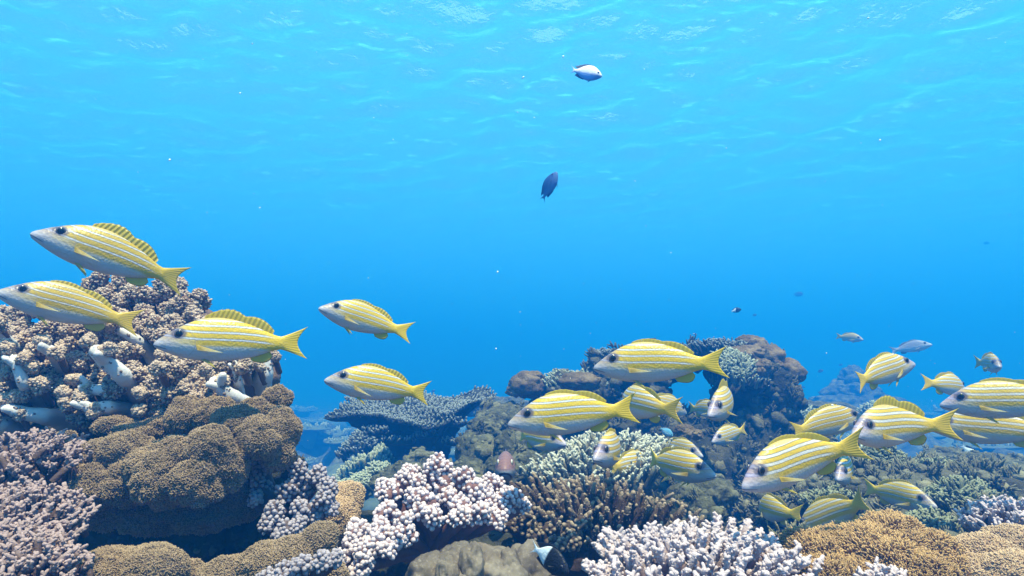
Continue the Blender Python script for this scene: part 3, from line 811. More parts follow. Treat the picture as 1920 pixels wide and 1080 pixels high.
def finger_coral(name, label, cat, C, rx, ry, h, n, flen, frad, material, seed, K=14, knobs=0, spread=.8, tilt=(0, 0), sides=8, bump=.16, rings=9, group=None, base_mat=None, base_scale=.7, lenvar=.35, jit=.22, taper=.55, knoblen=.28, lift=0.0, partname='branch', domeexp=2.0, basedrop=.75, nubs=0, nubsize=.3):
    """a cushion or plate of upright fingers on a rocky base; fingers are gathered into branch clumps"""
    rng = np.random.default_rng(seed); C = np.asarray(C, float)
    root = thing(name, label, cat, C - [0, 0, flen], group)
    k = np.arange(n) + .5; rr = np.sqrt(k / n); th = math.pi * (3 - 5 ** .5) * k + rng.uniform(0, 6)
    edge = 1 + .16 * np.sin(2 * th + seed) + .10 * np.sin(5 * th + 2 * seed)
    a = rr * np.cos(th) * edge + rng.normal(0, .02, n); b = rr * np.sin(th) * edge + rng.normal(0, .02, n)
    P = np.stack([C[0] + rx * a, C[1] + ry * b, C[2] + h * (1 - np.clip(rr, 0, 1) ** domeexp) + tilt[0] * a + tilt[1] * b], 1)
    P[:, 2] += .5 * h * fbm(np.stack([a * 2, b * 2, 0 * a + seed], 1), seed, 2) * .5 + rng.normal(0, flen * .10, n)
    D = nrm(np.stack([a * spread, b * spread, np.full(n, 1.0)], 1) + rng.normal(0, jit, (n, 3)) * [1, 1, .3])
    sc = P[rng.choice(n, min(K, n), replace=False)]
    own = np.argmin(((P[:, None] - sc[None]) ** 2).sum(2), 1)
    for q in range(len(sc)):
        idx = np.where(own == q)[0]
        if not len(idx): continue
        g = Geo()
        for i in idx:
            L = flen * rng.uniform(1 - lenvar, 1 + lenvar * .5); r = frad * rng.uniform(.8, 1.15)
            cv = rng.normal(0, .12 * L, 3); d = D[i]; tipp = P[i]
            pts = [tipp - d * L * 1.25 + cv * .2 - [0, 0, L * .15], tipp - d * L * .6 + cv * .5, tipp - d * L * .2 + cv * .2, tipp]
            rad = [r * 1.15, r, r * (.5 + .5 * taper), r * taper]
            tube(g, pts, rad, sides, bump, rng, 0.0, 1.0, rings=rings)
            if nubs:
                t = rng.uniform(.1, 1.0, nubs); az = rng.uniform(0, 6.28, nubs); F = frames(d[None])[0]
                rd = np.cos(az)[:, None] * F[:, 0] + np.sin(az)[:, None] * F[:, 1]
                cp = np.stack([np.interp(t, [0, .4, .8, 1], [pts[q2][c2] for q2 in range(4)]) for c2 in range(3)], 1)
                rr2 = np.interp(t, [0, .4, .8, 1], rad)
                iv, jf = ico(1); ns = r * nubsize * rng.uniform(.7, 1.3, nubs)
                scatter(g, iv, jf, cp + rd * rr2[:, None] * .95, nrm(rd + d * .7), np.stack([ns, ns, ns * 1.5], 1), tip=np.broadcast_to((np.clip(t, 0, 1) * .75 + .3)[:, None], (nubs, len(iv))), rng=rng)
            for _ in range(knobs):
                t = rng.uniform(.35, 1.0); p0 = tipp - d * L * (1 - t); az = rng.uniform(0, 6.28)
                s = nrm(np.array([math.cos(az), math.sin(az), 0]) * .9 + d * .75 + [0, 0, .15]); kl = L * knoblen * rng.uniform(.6, 1.2)
                tube(g, [p0, p0 + s * kl * .6, p0 + s * kl], [r * .62, r * .55, r * .42], 6, bump, rng, t * .7, 1.0, rings=4)
        part(partname, g, M[material], root)
    g = Geo()
    lump(g, C + [0, 0, -flen * basedrop - .35 * h + lift], [rx * base_scale, ry * base_scale, max(h * .9, flen * .45)], 4, .12, 2.5, seed, .0)
    part('base', g, M[base_mat or material], root)
    return root

def boulder(name, label, cat, lobes, material, seed, amp=.16, sub=5, freq=2.2, group=None, partname='lobe', enc=0, size=(.005, .018)):
    cs = [at(l[0], l[1], l[2]) for l in lobes]
    if len(lobes) == 1:
        l = lobes[0]; g = Geo(); r = np.array([l[3], (l[3] + l[4]) / 2, l[4]]) * l[2] / FPX
        lump(g, [0, 0, 0], r, sub, amp, freq, seed, octv=5)
        o = link(name, g.mesh(name), M[material]); o.location = cs[0]
        return tag(o, label, cat, group)
    root = thing(name, label, cat, np.mean(cs, 0), group)
    for k, (c, l) in enumerate(zip(cs, lobes)):
        g = Geo(); r = np.array([l[3], (l[3] + l[4]) / 2, l[4]]) * l[2] / FPX
        p, v = lump(g, c, r, sub, amp, freq, seed + k * 7, octv=5)
        if enc: encrust(g, p, ico(sub)[1], int(enc * r[0] * r[2] * 12), np.random.default_rng(seed + k), size, .12)
        part(partname, g, M[material], root)
    return root

def one_mesh_lumps(name, lobes, material, seed, amp=.22, sub=5, freq=2.4, fine=.02, enc=0, size=(.008, .028), tufts=.3):
    g = Geo(); rng = np.random.default_rng(seed)
    for k, l in enumerate(lobes):
        c = at(l[0], l[1], l[2]); r = np.array([l[3], (l[3] + l[4]) / 2 * (l[5] if len(l) > 5 else 1), l[4]]) * l[2] / FPX
        v, f = ico(sub)
        kk = 1 + amp * fbm(v * freq + seed + 3.1 * k, seed + k, 3)
        p = v * kk[:, None] * r + c
        p = p + nrm(v / r) * (fine * fbm(p * 14, seed, 4))[:, None]
        g.add(p, f)
        if enc: encrust(g, p, f, int(enc * r[0] * r[2] * 12), rng, size, tufts)
    return link(name, g.mesh(name), M[material])
# ------------------------------------------------------------------ the reef
def build_soft_coral():
    rng = np.random.default_rng(21)
    poly = np.array([(-60, 600), (60, 590), (148, 545), (185, 528), (250, 545), (300, 528), (350, 545), (380, 580), (398, 605), (440, 612), (480, 640), (508, 665), (518, 700), (535, 730), (500, 745), (440, 752), (330, 775), (230, 770), (120, 790), (-60, 805)], float)
    def inside(x, y):
        n = len(poly); r = False; j = n - 1
        for i in range(n):
            if (poly[i, 1] > y) != (poly[j, 1] > y) and x < (poly[j, 0] - poly[i, 0]) * (y - poly[i, 1]) / (poly[j, 1] - poly[i, 1]) + poly[i, 0]: r = not r
            j = i
        return r
    # white trunks: photo pixels and depth of their ends, radius in px
    stalks = [((40, 690, 1.12), (5, 640, 1.02), (-20, 600, 1.0), 17), ((150, 760, 1.14), (120, 690, 1.03), (92, 655, .99), 15),
              ((290, 780, 1.12), (230, 705, 1.0), (175, 655, .985), 19), ((250, 760, 1.12), (205, 735, 1.0), (150, 725, 1.0), 13),
              ((130, 795, 1.04), (80, 780, .985), (22, 770, .975), 17), ((250, 778, 1.06), (200, 765, .99), (160, 764, .985), 15), ((30, 815, 1.0), (0, 795, .965), (-30, 775, .96), 16),
              ((80, 760, 1.03), (45, 720, .965), (25, 668, .975), 13), ((480, 785, 1.02), (435, 745, .975), (398, 712, .98), 17),
              ((452, 760, 1.05), (446, 715, 1.0), (440, 680, 1.01), 9), ((480, 750, 1.12), (495, 705, 1.09), (498, 660, 1.11), 19),
              ((300, 700, 1.12), (262, 640, 1.08), (195, 605, 1.07), 11), ((420, 740, 1.1), (462, 712, 1.04), (470, 680, 1.06), 8)]
    root = thing('soft_coral', 'bushy soft coral with thick white trunks and brown polyp clusters on the left', 'coral', at(300, 800, 1.15))
    base = np.array(root.location); ends = []
    for a, b, c, r in stalks:
        b = (b[0], b[1], b[2] - .018); c = (c[0], c[1], c[2] - .03)
        g = Geo(); pa, pb, pc = at(*a), at(*b), at(*c); rr = .86 * r * b[2] / FPX
        tube(g, [pa, (pa + pb) / 2 + [0, 0, .004], pb, pc], [rr * 1.5, rr * 1.25, rr * 1.0, rr * .7], 14, .10, rng, .2, .9, rings=16)
        iv, jf = ico(1); tt = rng.random(26)[:, None]; Pq = pb * (1 - tt) + pc * tt; Nq = nrm(rng.normal(0, 1, (26, 3)) + [0, -.5, .2]); sq = rng.uniform(.0012, .003, 26)
        scatter(g, iv, jf, Pq + Nq * rr * (1.0 - .28 * tt), Nq, sq, tip=np.zeros((26, len(iv))), rng=rng)
        for _ in range(2):
            t = rng.uniform(.5, .9); p0 = pb * (1 - t) + pc * t
            d = nrm(nrm(pc - pb) + rng.normal(0, .55, 3) + [0, -.3, .3]); L = rr * rng.uniform(1.5, 2.4)
            tube(g, [p0, p0 + d * L * .6, p0 + d * L], [rr * .72, rr * .55, rr * .40], 9, .06, rng, .3, .95, rings=5)
        ends.append(c)
        part('stalk', g, M['white_stalk'], root)
    segs = [(np.array(s[q][:2], float), np.array(s[q + 1][:2], float), s[3]) for s in stalks for q in (0, 1)]
    def near_stalk(x, y):
        for a, b, r in segs[: ]:
            t = np.clip(((np.array([x, y]) - a) @ (b - a)) / ((b - a) @ (b - a)), 0, 1)
            if np.linalg.norm(np.array([x, y]) - a - t * (b - a)) < r * .85: return True
        return False
    pts = []
    for _ in range(9000):
        x, y = rng.uniform(-55, 530), rng.uniform(525, 805)
        if not inside(x, y): continue
        if all((x - p[0]) ** 2 + (y - p[1]) ** 2 > 25 ** 2 for p in pts): pts.append((x, y))
        if len(pts) >= 150: break
    v, f = ico(1)
    pts += [(e[0] + dx, e[1] + dy, e[2] + .004) for e in ends for dx, dy in ((-12, -16), (16, 6))]
    pts += [(x, y, .955) for x, y in ((15, 705), (75, 722), (118, 738), (262, 735), (40, 742), (122, 758), (262, 770), (60, 690), (205, 655), (300, 690))]
    for x, y, *q3 in sorted(pts, key=lambda p: -p[1]):
        # the bush bulges towards the camera in its middle
        e = min(1.0, (y - 520) / 200.0); d = 1.16 - .17 * e + rng.uniform(-.012, .012) + .05 * max(0, (x - 380) / 150)
        if q3: d = q3[0]
        elif near_stalk(x, y):
            continue
        c = at(x, y, d); R = rng.uniform(17, 25) * (.62 if q3 else 1) * d / FPX
        g = Geo()
        for _ in range(6):
            q = c + nrm(rng.normal(0, 1, 3)) * R * .55; r2 = R * rng.uniform(.42, .62)
            lump(g, q, r2, 2, .2, 2.2, int(rng.integers(999)), .05)
            m = 90; N = nrm(rng.normal(0, 1, (m, 3)) + [0, -.35, .35]); P = q + N * r2 * rng.uniform(.92, 1.18, (m, 1))
            S = rng.uniform(.0014, .0029, m)
            T = np.clip(.25 + .6 * rng.random((m, 1)) + .15 * v[None, :, 2], 0, 1)
            scatter(g, v, f, P, N, np.stack([S, S, S * 1.4], 1), tip=T, rng=rng)
        tube(g, [c * .7 + at(x + 10, y + 35, d + .06) * .3 + [0, .02, -.02], c], [R * .5, R * .5], 7, .1, rng, 0, 0)
        part('polyp_cluster', g, M['polyp_brown'], root)
    g = Geo()
    for (x, y, d, rx, ry) in ((150, 700, 1.20, 200, 95), (370, 690, 1.22, 120, 90), (260, 620, 1.28, 150, 70), (30, 700, 1.18, 140, 80), (478, 715, 1.14, 38, 48), (440, 660, 1.17, 50, 40)):
        lump(g, at(x, y, d), np.array([rx, 80, ry]) * d / FPX, 4, .15, 2, x, 0)
    part('inner_mass', g, M['polyp_brown'], root)

def build_left():
    build_soft_coral()
    fuzzy_lobes('leather_coral', 'large brown lobed leather coral covered in short fuzz, left foreground', 'coral',
        [(352, 783, .94, 40, 34), (402, 778, .935, 36, 30), (445, 800, .905, 44, 38), (490, 822, .89, 44, 40), (528, 808, .915, 30, 40), (518, 748, .985, 27, 24), (478, 775, .955, 32, 26), (420, 825, .905, 40, 32), (520, 845, .91, 34, 36),
         (238, 850, .885, 46, 36), (185, 862, .88, 38, 36), (268, 878, .85, 34, 34), (330, 858, .855, 44, 40), (395, 842, .85, 42, 40), (422, 880, .86, 38, 40), (300, 900, .835, 46, 50), (240, 905, .86, 40, 44), (178, 915, .86, 46, 44), (365, 905, .835, 54, 44), (205, 950, .90, 52, 40), (290, 960, .91, 56, 42),
         (262, 812, .95, 50, 20), (212, 800, .96, 34, 18), (300, 800, .96, 34, 18), (108, 852, .90, 32, 40), (85, 880, .905, 26, 34), (370, 960, .93, 70, 44), (445, 925, .95, 56, 56)],
        'fuzz_brown', 31, length=.0036, width=.0008, dens=6e5, amp=.17)
    fuzzy_lobes('leather_coral', 'small brown fuzzy leather coral at the bottom edge left of the smooth boulder', 'coral',
        [(215, 1075, .76, 66, 44), (290, 1066, .75, 58, 42), (150, 1100, .74, 60, 40), (340, 1095, .77, 50, 40)], 'fuzz_brown', 33, length=.0034, width=.0008, dens=6e5)
    fuzzy_lobes('leather_coral', 'brown fuzzy leather coral ridge at the bottom, under the bluish knobbly coral', 'coral',
        [(600, 1018, .78, 32, 34), (560, 1040, .77, 46, 34), (500, 1060, .76, 58, 36), (430, 1085, .76, 60, 36), (590, 1085, .76, 60, 40)], 'fuzz_brown', 34, length=.0034, width=.0008, dens=6e5)
    fuzzy_lobes('tan_sponge', 'tan rounded coral head between the bluish and the white knobbly corals', 'coral',
        [(645, 938, .98, 36, 34), (632, 975, .96, 40, 46)], 'fuzz_tan', 35, length=.003, dens=4e5)
    knob_coral('knobbly_coral', 'bluish shaded knobbly coral right of the big brown leather coral', 'coral',
        [(490, 880, .93, 21), (487, 910, .92, 22), (482, 940, .91, 19), (560, 888, .91, 22), (598, 894, .91, 20), (540, 922, .90, 22), (616, 915, .90, 19), (607, 940, .89, 21), (563, 953, .88, 22), (517, 960, .87, 21), (500, 985, .86, 21), (533, 998, .85, 21), (558, 985, .86, 19), (575, 915, .92, 20), (620, 955, .89, 15), (590, 968, .89, 16)],
        'knob_blue', 41, knob=.0031, per=100, root_px=(555, 985, .95))
    knob_coral('knobbly_coral', 'small bluish knobbly coral at the bottom edge beside the white one', 'coral',
        [(567, 1066, .70, 22), (600, 1058, .70, 22), (533, 1078, .70, 22), (625, 1050, .71, 18), (500, 1090, .70, 20)], 'knob_blue', 42, knob=.0028, per=100, root_px=(570, 1110, .72))
    finger_coral('branching_coral', 'blurred pinkish branching coral at the left edge below the white trunks', 'coral', at(50, 862, .84), .072, .06, .032, 130, .028, .0038, 'finger_pink', 51, K=14, knobs=6, nubs=14, nubsize=.38, spread=.9, tilt=(-.0, .02), jit=.45)
    finger_coral('branching_coral', 'pinkish branching coral at the left edge, middle of the three', 'coral', at(48, 970, .70), .068, .055, .026, 120, .026, .0036, 'finger_pink', 52, K=14, knobs=6, nubs=14, nubsize=.38, spread=.9, tilt=(-.01, .02), jit=.4)
    finger_coral('branching_coral', 'pinkish branching coral in the bottom left corner', 'coral', at(40, 1058, .62), .062, .06, .024, 130, .026, .0036, 'finger_pink', 53, K=14, knobs=6, nubs=14, nubsize=.38, spread=.9, tilt=(-.01, .02), jit=.4)
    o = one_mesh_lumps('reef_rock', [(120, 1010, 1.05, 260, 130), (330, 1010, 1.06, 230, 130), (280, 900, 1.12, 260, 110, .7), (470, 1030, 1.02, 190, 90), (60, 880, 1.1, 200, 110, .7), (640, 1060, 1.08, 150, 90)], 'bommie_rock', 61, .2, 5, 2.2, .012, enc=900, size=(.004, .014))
    tag(o, 'dark shaded reef rock under the large brown leather coral', 'rock')

def build_centre():
    cl = [(823, 875, .97, 25), (815, 895, .965, 26), (753, 905, .96, 25), (730, 930, .945, 26), (722, 915, .955, 20), (787, 915, .95, 25), (867, 900, .96, 26), (833, 917, .95, 26), (887, 922, .95, 25), (922, 912, .97, 24), (847, 938, .93, 26), (912, 948, .94, 25),
          (955, 932, .95, 25), (893, 968, .91, 26), (930, 974, .92, 22), (800, 950, .91, 27), (815, 975, .895, 25), (787, 962, .90, 26), (727, 968, .89, 25), (757, 988, .875, 26), (715, 1000, .86, 26), (675, 993, .87, 25), (700, 1014, .85, 26), (743, 1008, .86, 25), (683, 1034, .835, 26), (664, 1012, .85, 23), (768, 1006, .87, 20), (858, 975, .90, 24),
          (845, 905, .97, 24), (775, 935, .93, 24), (862, 955, .92, 24), (770, 890, .97, 20), (905, 930, .95, 22), (940, 955, .94, 22), (680, 1060, .82, 24), (640, 1048, .83, 22), (720, 1032, .84, 22), (975, 950, .96, 18)]
    knob_coral('knobbly_coral', 'pale pinkish white knobbly coral in the centre foreground, crowned by a tall knob cluster', 'coral', cl, 'knob_white', 43, knob=.0035, per=105, root_px=(810, 1030, .98))
    finger_coral('finger_coral', 'brown thick-fingered coral below the snappers, centre right foreground', 'coral', at(1128, 952, 1.08), .19, .15, .035, 135, .078, .0066, 'finger_brown', 54, K=22, knobs=1, spread=.95, tilt=(-.006, .02), sides=10, bump=.2, rings=16, jit=.16, knoblen=.2, taper=.42, nubs=46, nubsize=.19)
    finger_coral('branching_coral', 'white branching coral with stubby side twigs in the right foreground', 'coral', at(1305, 1058, .80), .172, .11, .034, 185, .048, .0052, 'finger_pale', 55, K=24, knobs=11, spread=1.05, tilt=(.012, .018), sides=8, bump=.18, jit=.2, knoblen=.19, taper=.75, nubs=26, nubsize=.30)
    finger_coral('finger_coral', 'pale green cushion of pointed fingers behind the head-on snapper', 'coral', at(1128, 862, 1.68), .215, .17, .065, 330, .05, .0062, 'finger_green', 56, K=26, knobs=2, spread=.85, tilt=(.02, .03), jit=.15, taper=.42, nubs=8, nubsize=.3)
    boulder('smooth_coral', 'smooth brown wavy coral boulder at the bottom centre', 'coral', [(862, 1098, .78, 74, 72), (805, 1095, .76, 46, 50), (925, 1098, .79, 60, 66), (985, 1085, .88, 56, 66), (905, 1055, .88, 60, 34), (885, 1075, .76, 26, 50), (840, 1085, .745, 24, 40), (955, 1080, .79, 26, 44)], 'smooth_coral', 71, .20, 5, 1.9)
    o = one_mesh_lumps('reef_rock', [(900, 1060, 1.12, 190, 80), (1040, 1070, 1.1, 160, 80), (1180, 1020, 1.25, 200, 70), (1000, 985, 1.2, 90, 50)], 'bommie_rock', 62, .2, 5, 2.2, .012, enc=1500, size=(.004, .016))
    tag(o, 'dark rock in the shade between the smooth boulder and the brown finger coral', 'rock')
    for k, (x, y, d, r) in enumerate(((1000, 1010, .98, 20), (1035, 1000, 1.0, 18), (1065, 992, .98, 16), (1062, 1018, .93, 15), (1085, 1008, .93, 14), (1020, 985, 1.02, 20), (975, 1000, 1.0, 17))):
        pass
    knob_coral('encrusting_coral', 'dark knobbly coral crust between the brown finger coral and the damselfish', 'coral',
        [(985, 985, 1.02, 24), (1005, 1005, .99, 22), (1035, 1000, 1.0, 22), (1070, 995, .99, 20), (1090, 985, 1.0, 20), (960, 985, 1.03, 20), (1045, 1022, .95, 17), (1075, 1018, .94, 16), (985, 960, 1.05, 24), (1020, 975, 1.04, 24), (1055, 975, 1.04, 20)], 'finger_brown', 44, knob=.004, per=48, root_px=(1030, 1050, 1.05))

def build_table_coral():
    rng = np.random.default_rng(81); d0 = 2.75; C = at(778, 772, d0); s = d0 / FPX
    root = thing('table_coral', 'vase shaped table coral with frosted plate left of the bommie', 'coral', at(800, 868, d0))
    n = 120; th = np.linspace(0, 2 * math.pi, n, endpoint=False)
    out = 1 + .24 * fbm(np.stack([np.cos(th) * 2.2, np.sin(th) * 2.2, 0 * th], 1), 4, 4)
    rx, ry = 140 * s, 100 * s
    def surf_z(a, b, r):   # the plate rises at its right rim and at the back
        return .055 * sstep(.3, 1.0, a) * 1.0 - .006 * a + .055 * b + .02 * r ** 2 + .012 * np.sin(5 * a + 3 * b)
    g = Geo(); rows = []
    for r in np.linspace(.02, 1, 22):
        a, b = np.cos(th) * out * r, np.sin(th) * out * r
        rows.append(np.stack([C[0] + rx * a, C[1] + ry * b, C[2] + surf_z(a, b, r)], 1))
    for t in np.linspace(0, 1, 30)[1:]:
        r = 1 - .80 * t ** .62; a, b = np.cos(th) * out * r, np.sin(th) * out * r
        zz = surf_z(np.cos(th) * out, np.sin(th) * out, 1.0) * (1 - t) - .008 - .26 * t ** 1.45
        p = np.stack([C[0] + rx * a + .055 * t, C[1] + ry * b + .02 * t, C[2] + zz], 1)
        p += (.016 * fbm(p * 26, 6, 3) + .010 * fbm(p * 80, 16, 2))[:, None] * np.array([1, 1, .6]); rows.append(p)
    V = np.concatenate(rows); R = len(rows); i, j = np.meshgrid(np.arange(R - 1), np.arange(n), indexing='ij'); jn = (j + 1) % n
    f4 = np.stack([i * n + j, i * n + jn, (i + 1) * n + jn, (i + 1) * n + j], -1).reshape(-1, 4)
    tips = np.concatenate([np.full(n, .25)] * 22 + [np.full(n, .05)] * (R - 22)); g.add(V, None, f4, tips)
    part('plate', g, M['plate_coral'], root)
    m = 950; k = np.arange(m) + .5; rr = np.sqrt(k / m); ph = math.pi * (3 - 5 ** .5) * k
    oo = np.interp(ph % (2 * math.pi), np.append(th, 2 * math.pi), np.append(out, out[0]))
    a, b = rr * np.cos(ph) * oo * 1.01, rr * np.sin(ph) * oo * 1.01
    P = np.stack([C[0] + rx * a, C[1] + ry * b, C[2] + surf_z(a, b, rr)], 1)
    D = nrm(np.stack([.55 * a, .55 * b - .1, 1 + 0 * a], 1) + rng.normal(0, .22, (m, 3)))
    sec = (np.floor((np.arctan2(b, a) + math.pi) / (2 * math.pi) * 9).astype(int) % 9) + 9 * (rr > .62)
    for q in range(18):
        g = Geo()
        for i in np.where(sec == q)[0]:
            L = rng.uniform(.014, .028) * (1 - .3 * rr[i]); r = rng.uniform(.0042, .006)
            tube(g, [P[i] - D[i] * .006, P[i] + D[i] * L * .6, P[i] + D[i] * L], [r, r * .9, r * .55], 6, .15, rng, .3, 1, rings=5)
            for _ in range(2):
                s2 = nrm(D[i] + rng.normal(0, .7, 3)); p0 = P[i] + D[i] * L * rng.uniform(.3, .7)
                tube(g, [p0, p0 + s2 * L * .45], [r * .6, r * .4], 5, .1, rng, .6, 1)
        part('twig_cluster', g, M['plate_coral'], root)
    # inner tier on the right and knobs under the rim
    for (px, py, w) in ((855, 790, 26), (895, 800, 20), (835, 778, 24), (705, 806, 34), (748, 824, 40), (800, 812, 30), (850, 826, 26)):
        g = Geo(); c = at(px, py, d0 - .16)
        for _ in range(46):
            p = c + np.clip(rng.normal(0, 1, 3), -1.3, 1.3) * [w * s * .5, .022, 3 * s] + [0, 0, -.006]; dd = nrm([rng.normal(0, .4), -.5, .8])
            tube(g, [p, p + dd * .02], [.005, .003], 6, .1, rng, .3, 1, rings=3)
        lump(g, c + [0, .02, -.012], [w * s * .7, .035, 6 * s], 3, .15, 2, px, .2)
        part('side_tier', g, M['plate_coral'], root)

def build_bommie():
    D = 2.55
    L = [(1400, 870, D, 125, 120), (1420, 740, D, 68, 70), (1395, 695, D + .03, 66, 42), (1250, 860, D + .05, 110, 85), (1205, 742, D + .05, 46, 36), (1212, 690, D + .1, 70, 36), (1085, 738, D, 62, 32), (1110, 810, D + .05, 95, 66), (1190, 800, D + .02, 80, 56),
         (1320, 808, D + .06, 60, 44), (1040, 785, D + .02, 40, 50), (1290, 672, D + .06, 56, 18), (1436, 872, D - .05, 58, 100), (1330, 910, D - .2, 140, 90), (1460, 940, D - .3, 130, 80), (1140, 690, D + .06, 40, 26), (1180, 880, D + .1, 160, 90)]
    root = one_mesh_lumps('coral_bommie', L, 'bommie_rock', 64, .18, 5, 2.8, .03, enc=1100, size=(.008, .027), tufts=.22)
    tag(root, 'tall dark coral bommie pierced by an arch, behind the snappers', 'rock')
    heads = [('brown lumpy coral head jutting out furthest right on the bommie', (1478, 697, D - .02, 30, 24)), ('rounded brown coral head right under the furthest jutting one', (1472, 732, D - .06, 22, 25)), ('brown coral head on the right shoulder of the bommie', (1440, 672, D, 34, 24)),
             ('brown coral head crowning the bommie top', (1408, 650, D + .04, 34, 22)), ('brown coral knob in the middle of the bommie right side', (1425, 690, D - .14, 22, 18)), ('low brown coral knob above the head-on snapper', (1398, 708, D - .16, 20, 14)), ('grey brown coral bulge between the crown and the shoulder head', (1385, 668, D - .06, 40, 22)),
             ('brown coral head hanging at the left end of the bommie', (988, 722, D - .02, 32, 24)), ('small brown coral knob tipping the left end of the bommie', (966, 732, D - .02, 18, 12)), ('rounded brown coral head behind the dorsal fin of the deep-bodied snapper', (1085, 716, D - .18, 40, 18)), ('dark brown coral head above the left tip of the bommie', (1000, 708, D, 20, 14))]
    for k, (lb, l) in enumerate(heads):
        rng = np.random.default_rng(900 + k); parts = [l] + [(l[0] + rng.uniform(-.7, .7) * l[3], l[1] + rng.uniform(-.5, .6) * l[4], l[2] - rng.uniform(-.01, .03), l[3] * rng.uniform(.4, .6), l[4] * rng.uniform(.4, .6)) for _ in range(5)]
        boulder('boulder_coral', lb, 'coral', parts, 'massive_coral', 910 + k * 13, .18, 4, 2.4)
    fc = lambda lb, px, py, d, rx, ry, h, n, fl, fr, mat, sd, **k: finger_coral('finger_coral', lb, 'coral', at(px, py, d), rx * d / FPX, ry * d / FPX, h * d / FPX, n, fl, fr, mat, sd, **k)
    fc('pale fringed coral plate on the left shoulder of the bommie', 1080, 712, D, 62, 46, 16, 200, .034, .0055, 'teal_coral', 83, K=10, knobs=1, spread=1.0, tilt=(0, .03))
    fc('grey fingered coral on top of the bommie behind a yellow tail', 1345, 648, D, 48, 40, 12, 170, .032, .005, 'plate_coral', 84, K=8, knobs=2, spread=.9, jit=.3)
    fc('pale fingered coral patch on the bommie face right of the yellow tail', 1378, 680, D - .2, 42, 30, 12, 150, .034, .005, 'teal_coral', 85, K=8, knobs=2, spread=1.0, tilt=(0, .06), jit=.35)
    fc('small blue grey fingered coral behind the nose of the large snapper on the bommie', 1130, 668, D + .05, 30, 26, 14, 110, .034, .005, 'plate_coral', 86, K=6, knobs=2, spread=1.1, jit=.35)
    fc('dull fingered coral on the slope below the yellow tail of the snapper on the bommie', 1420, 712, D - .16, 26, 18, 8, 60, .028, .005, 'plate_coral', 87, K=5, knobs=2, jit=.35)

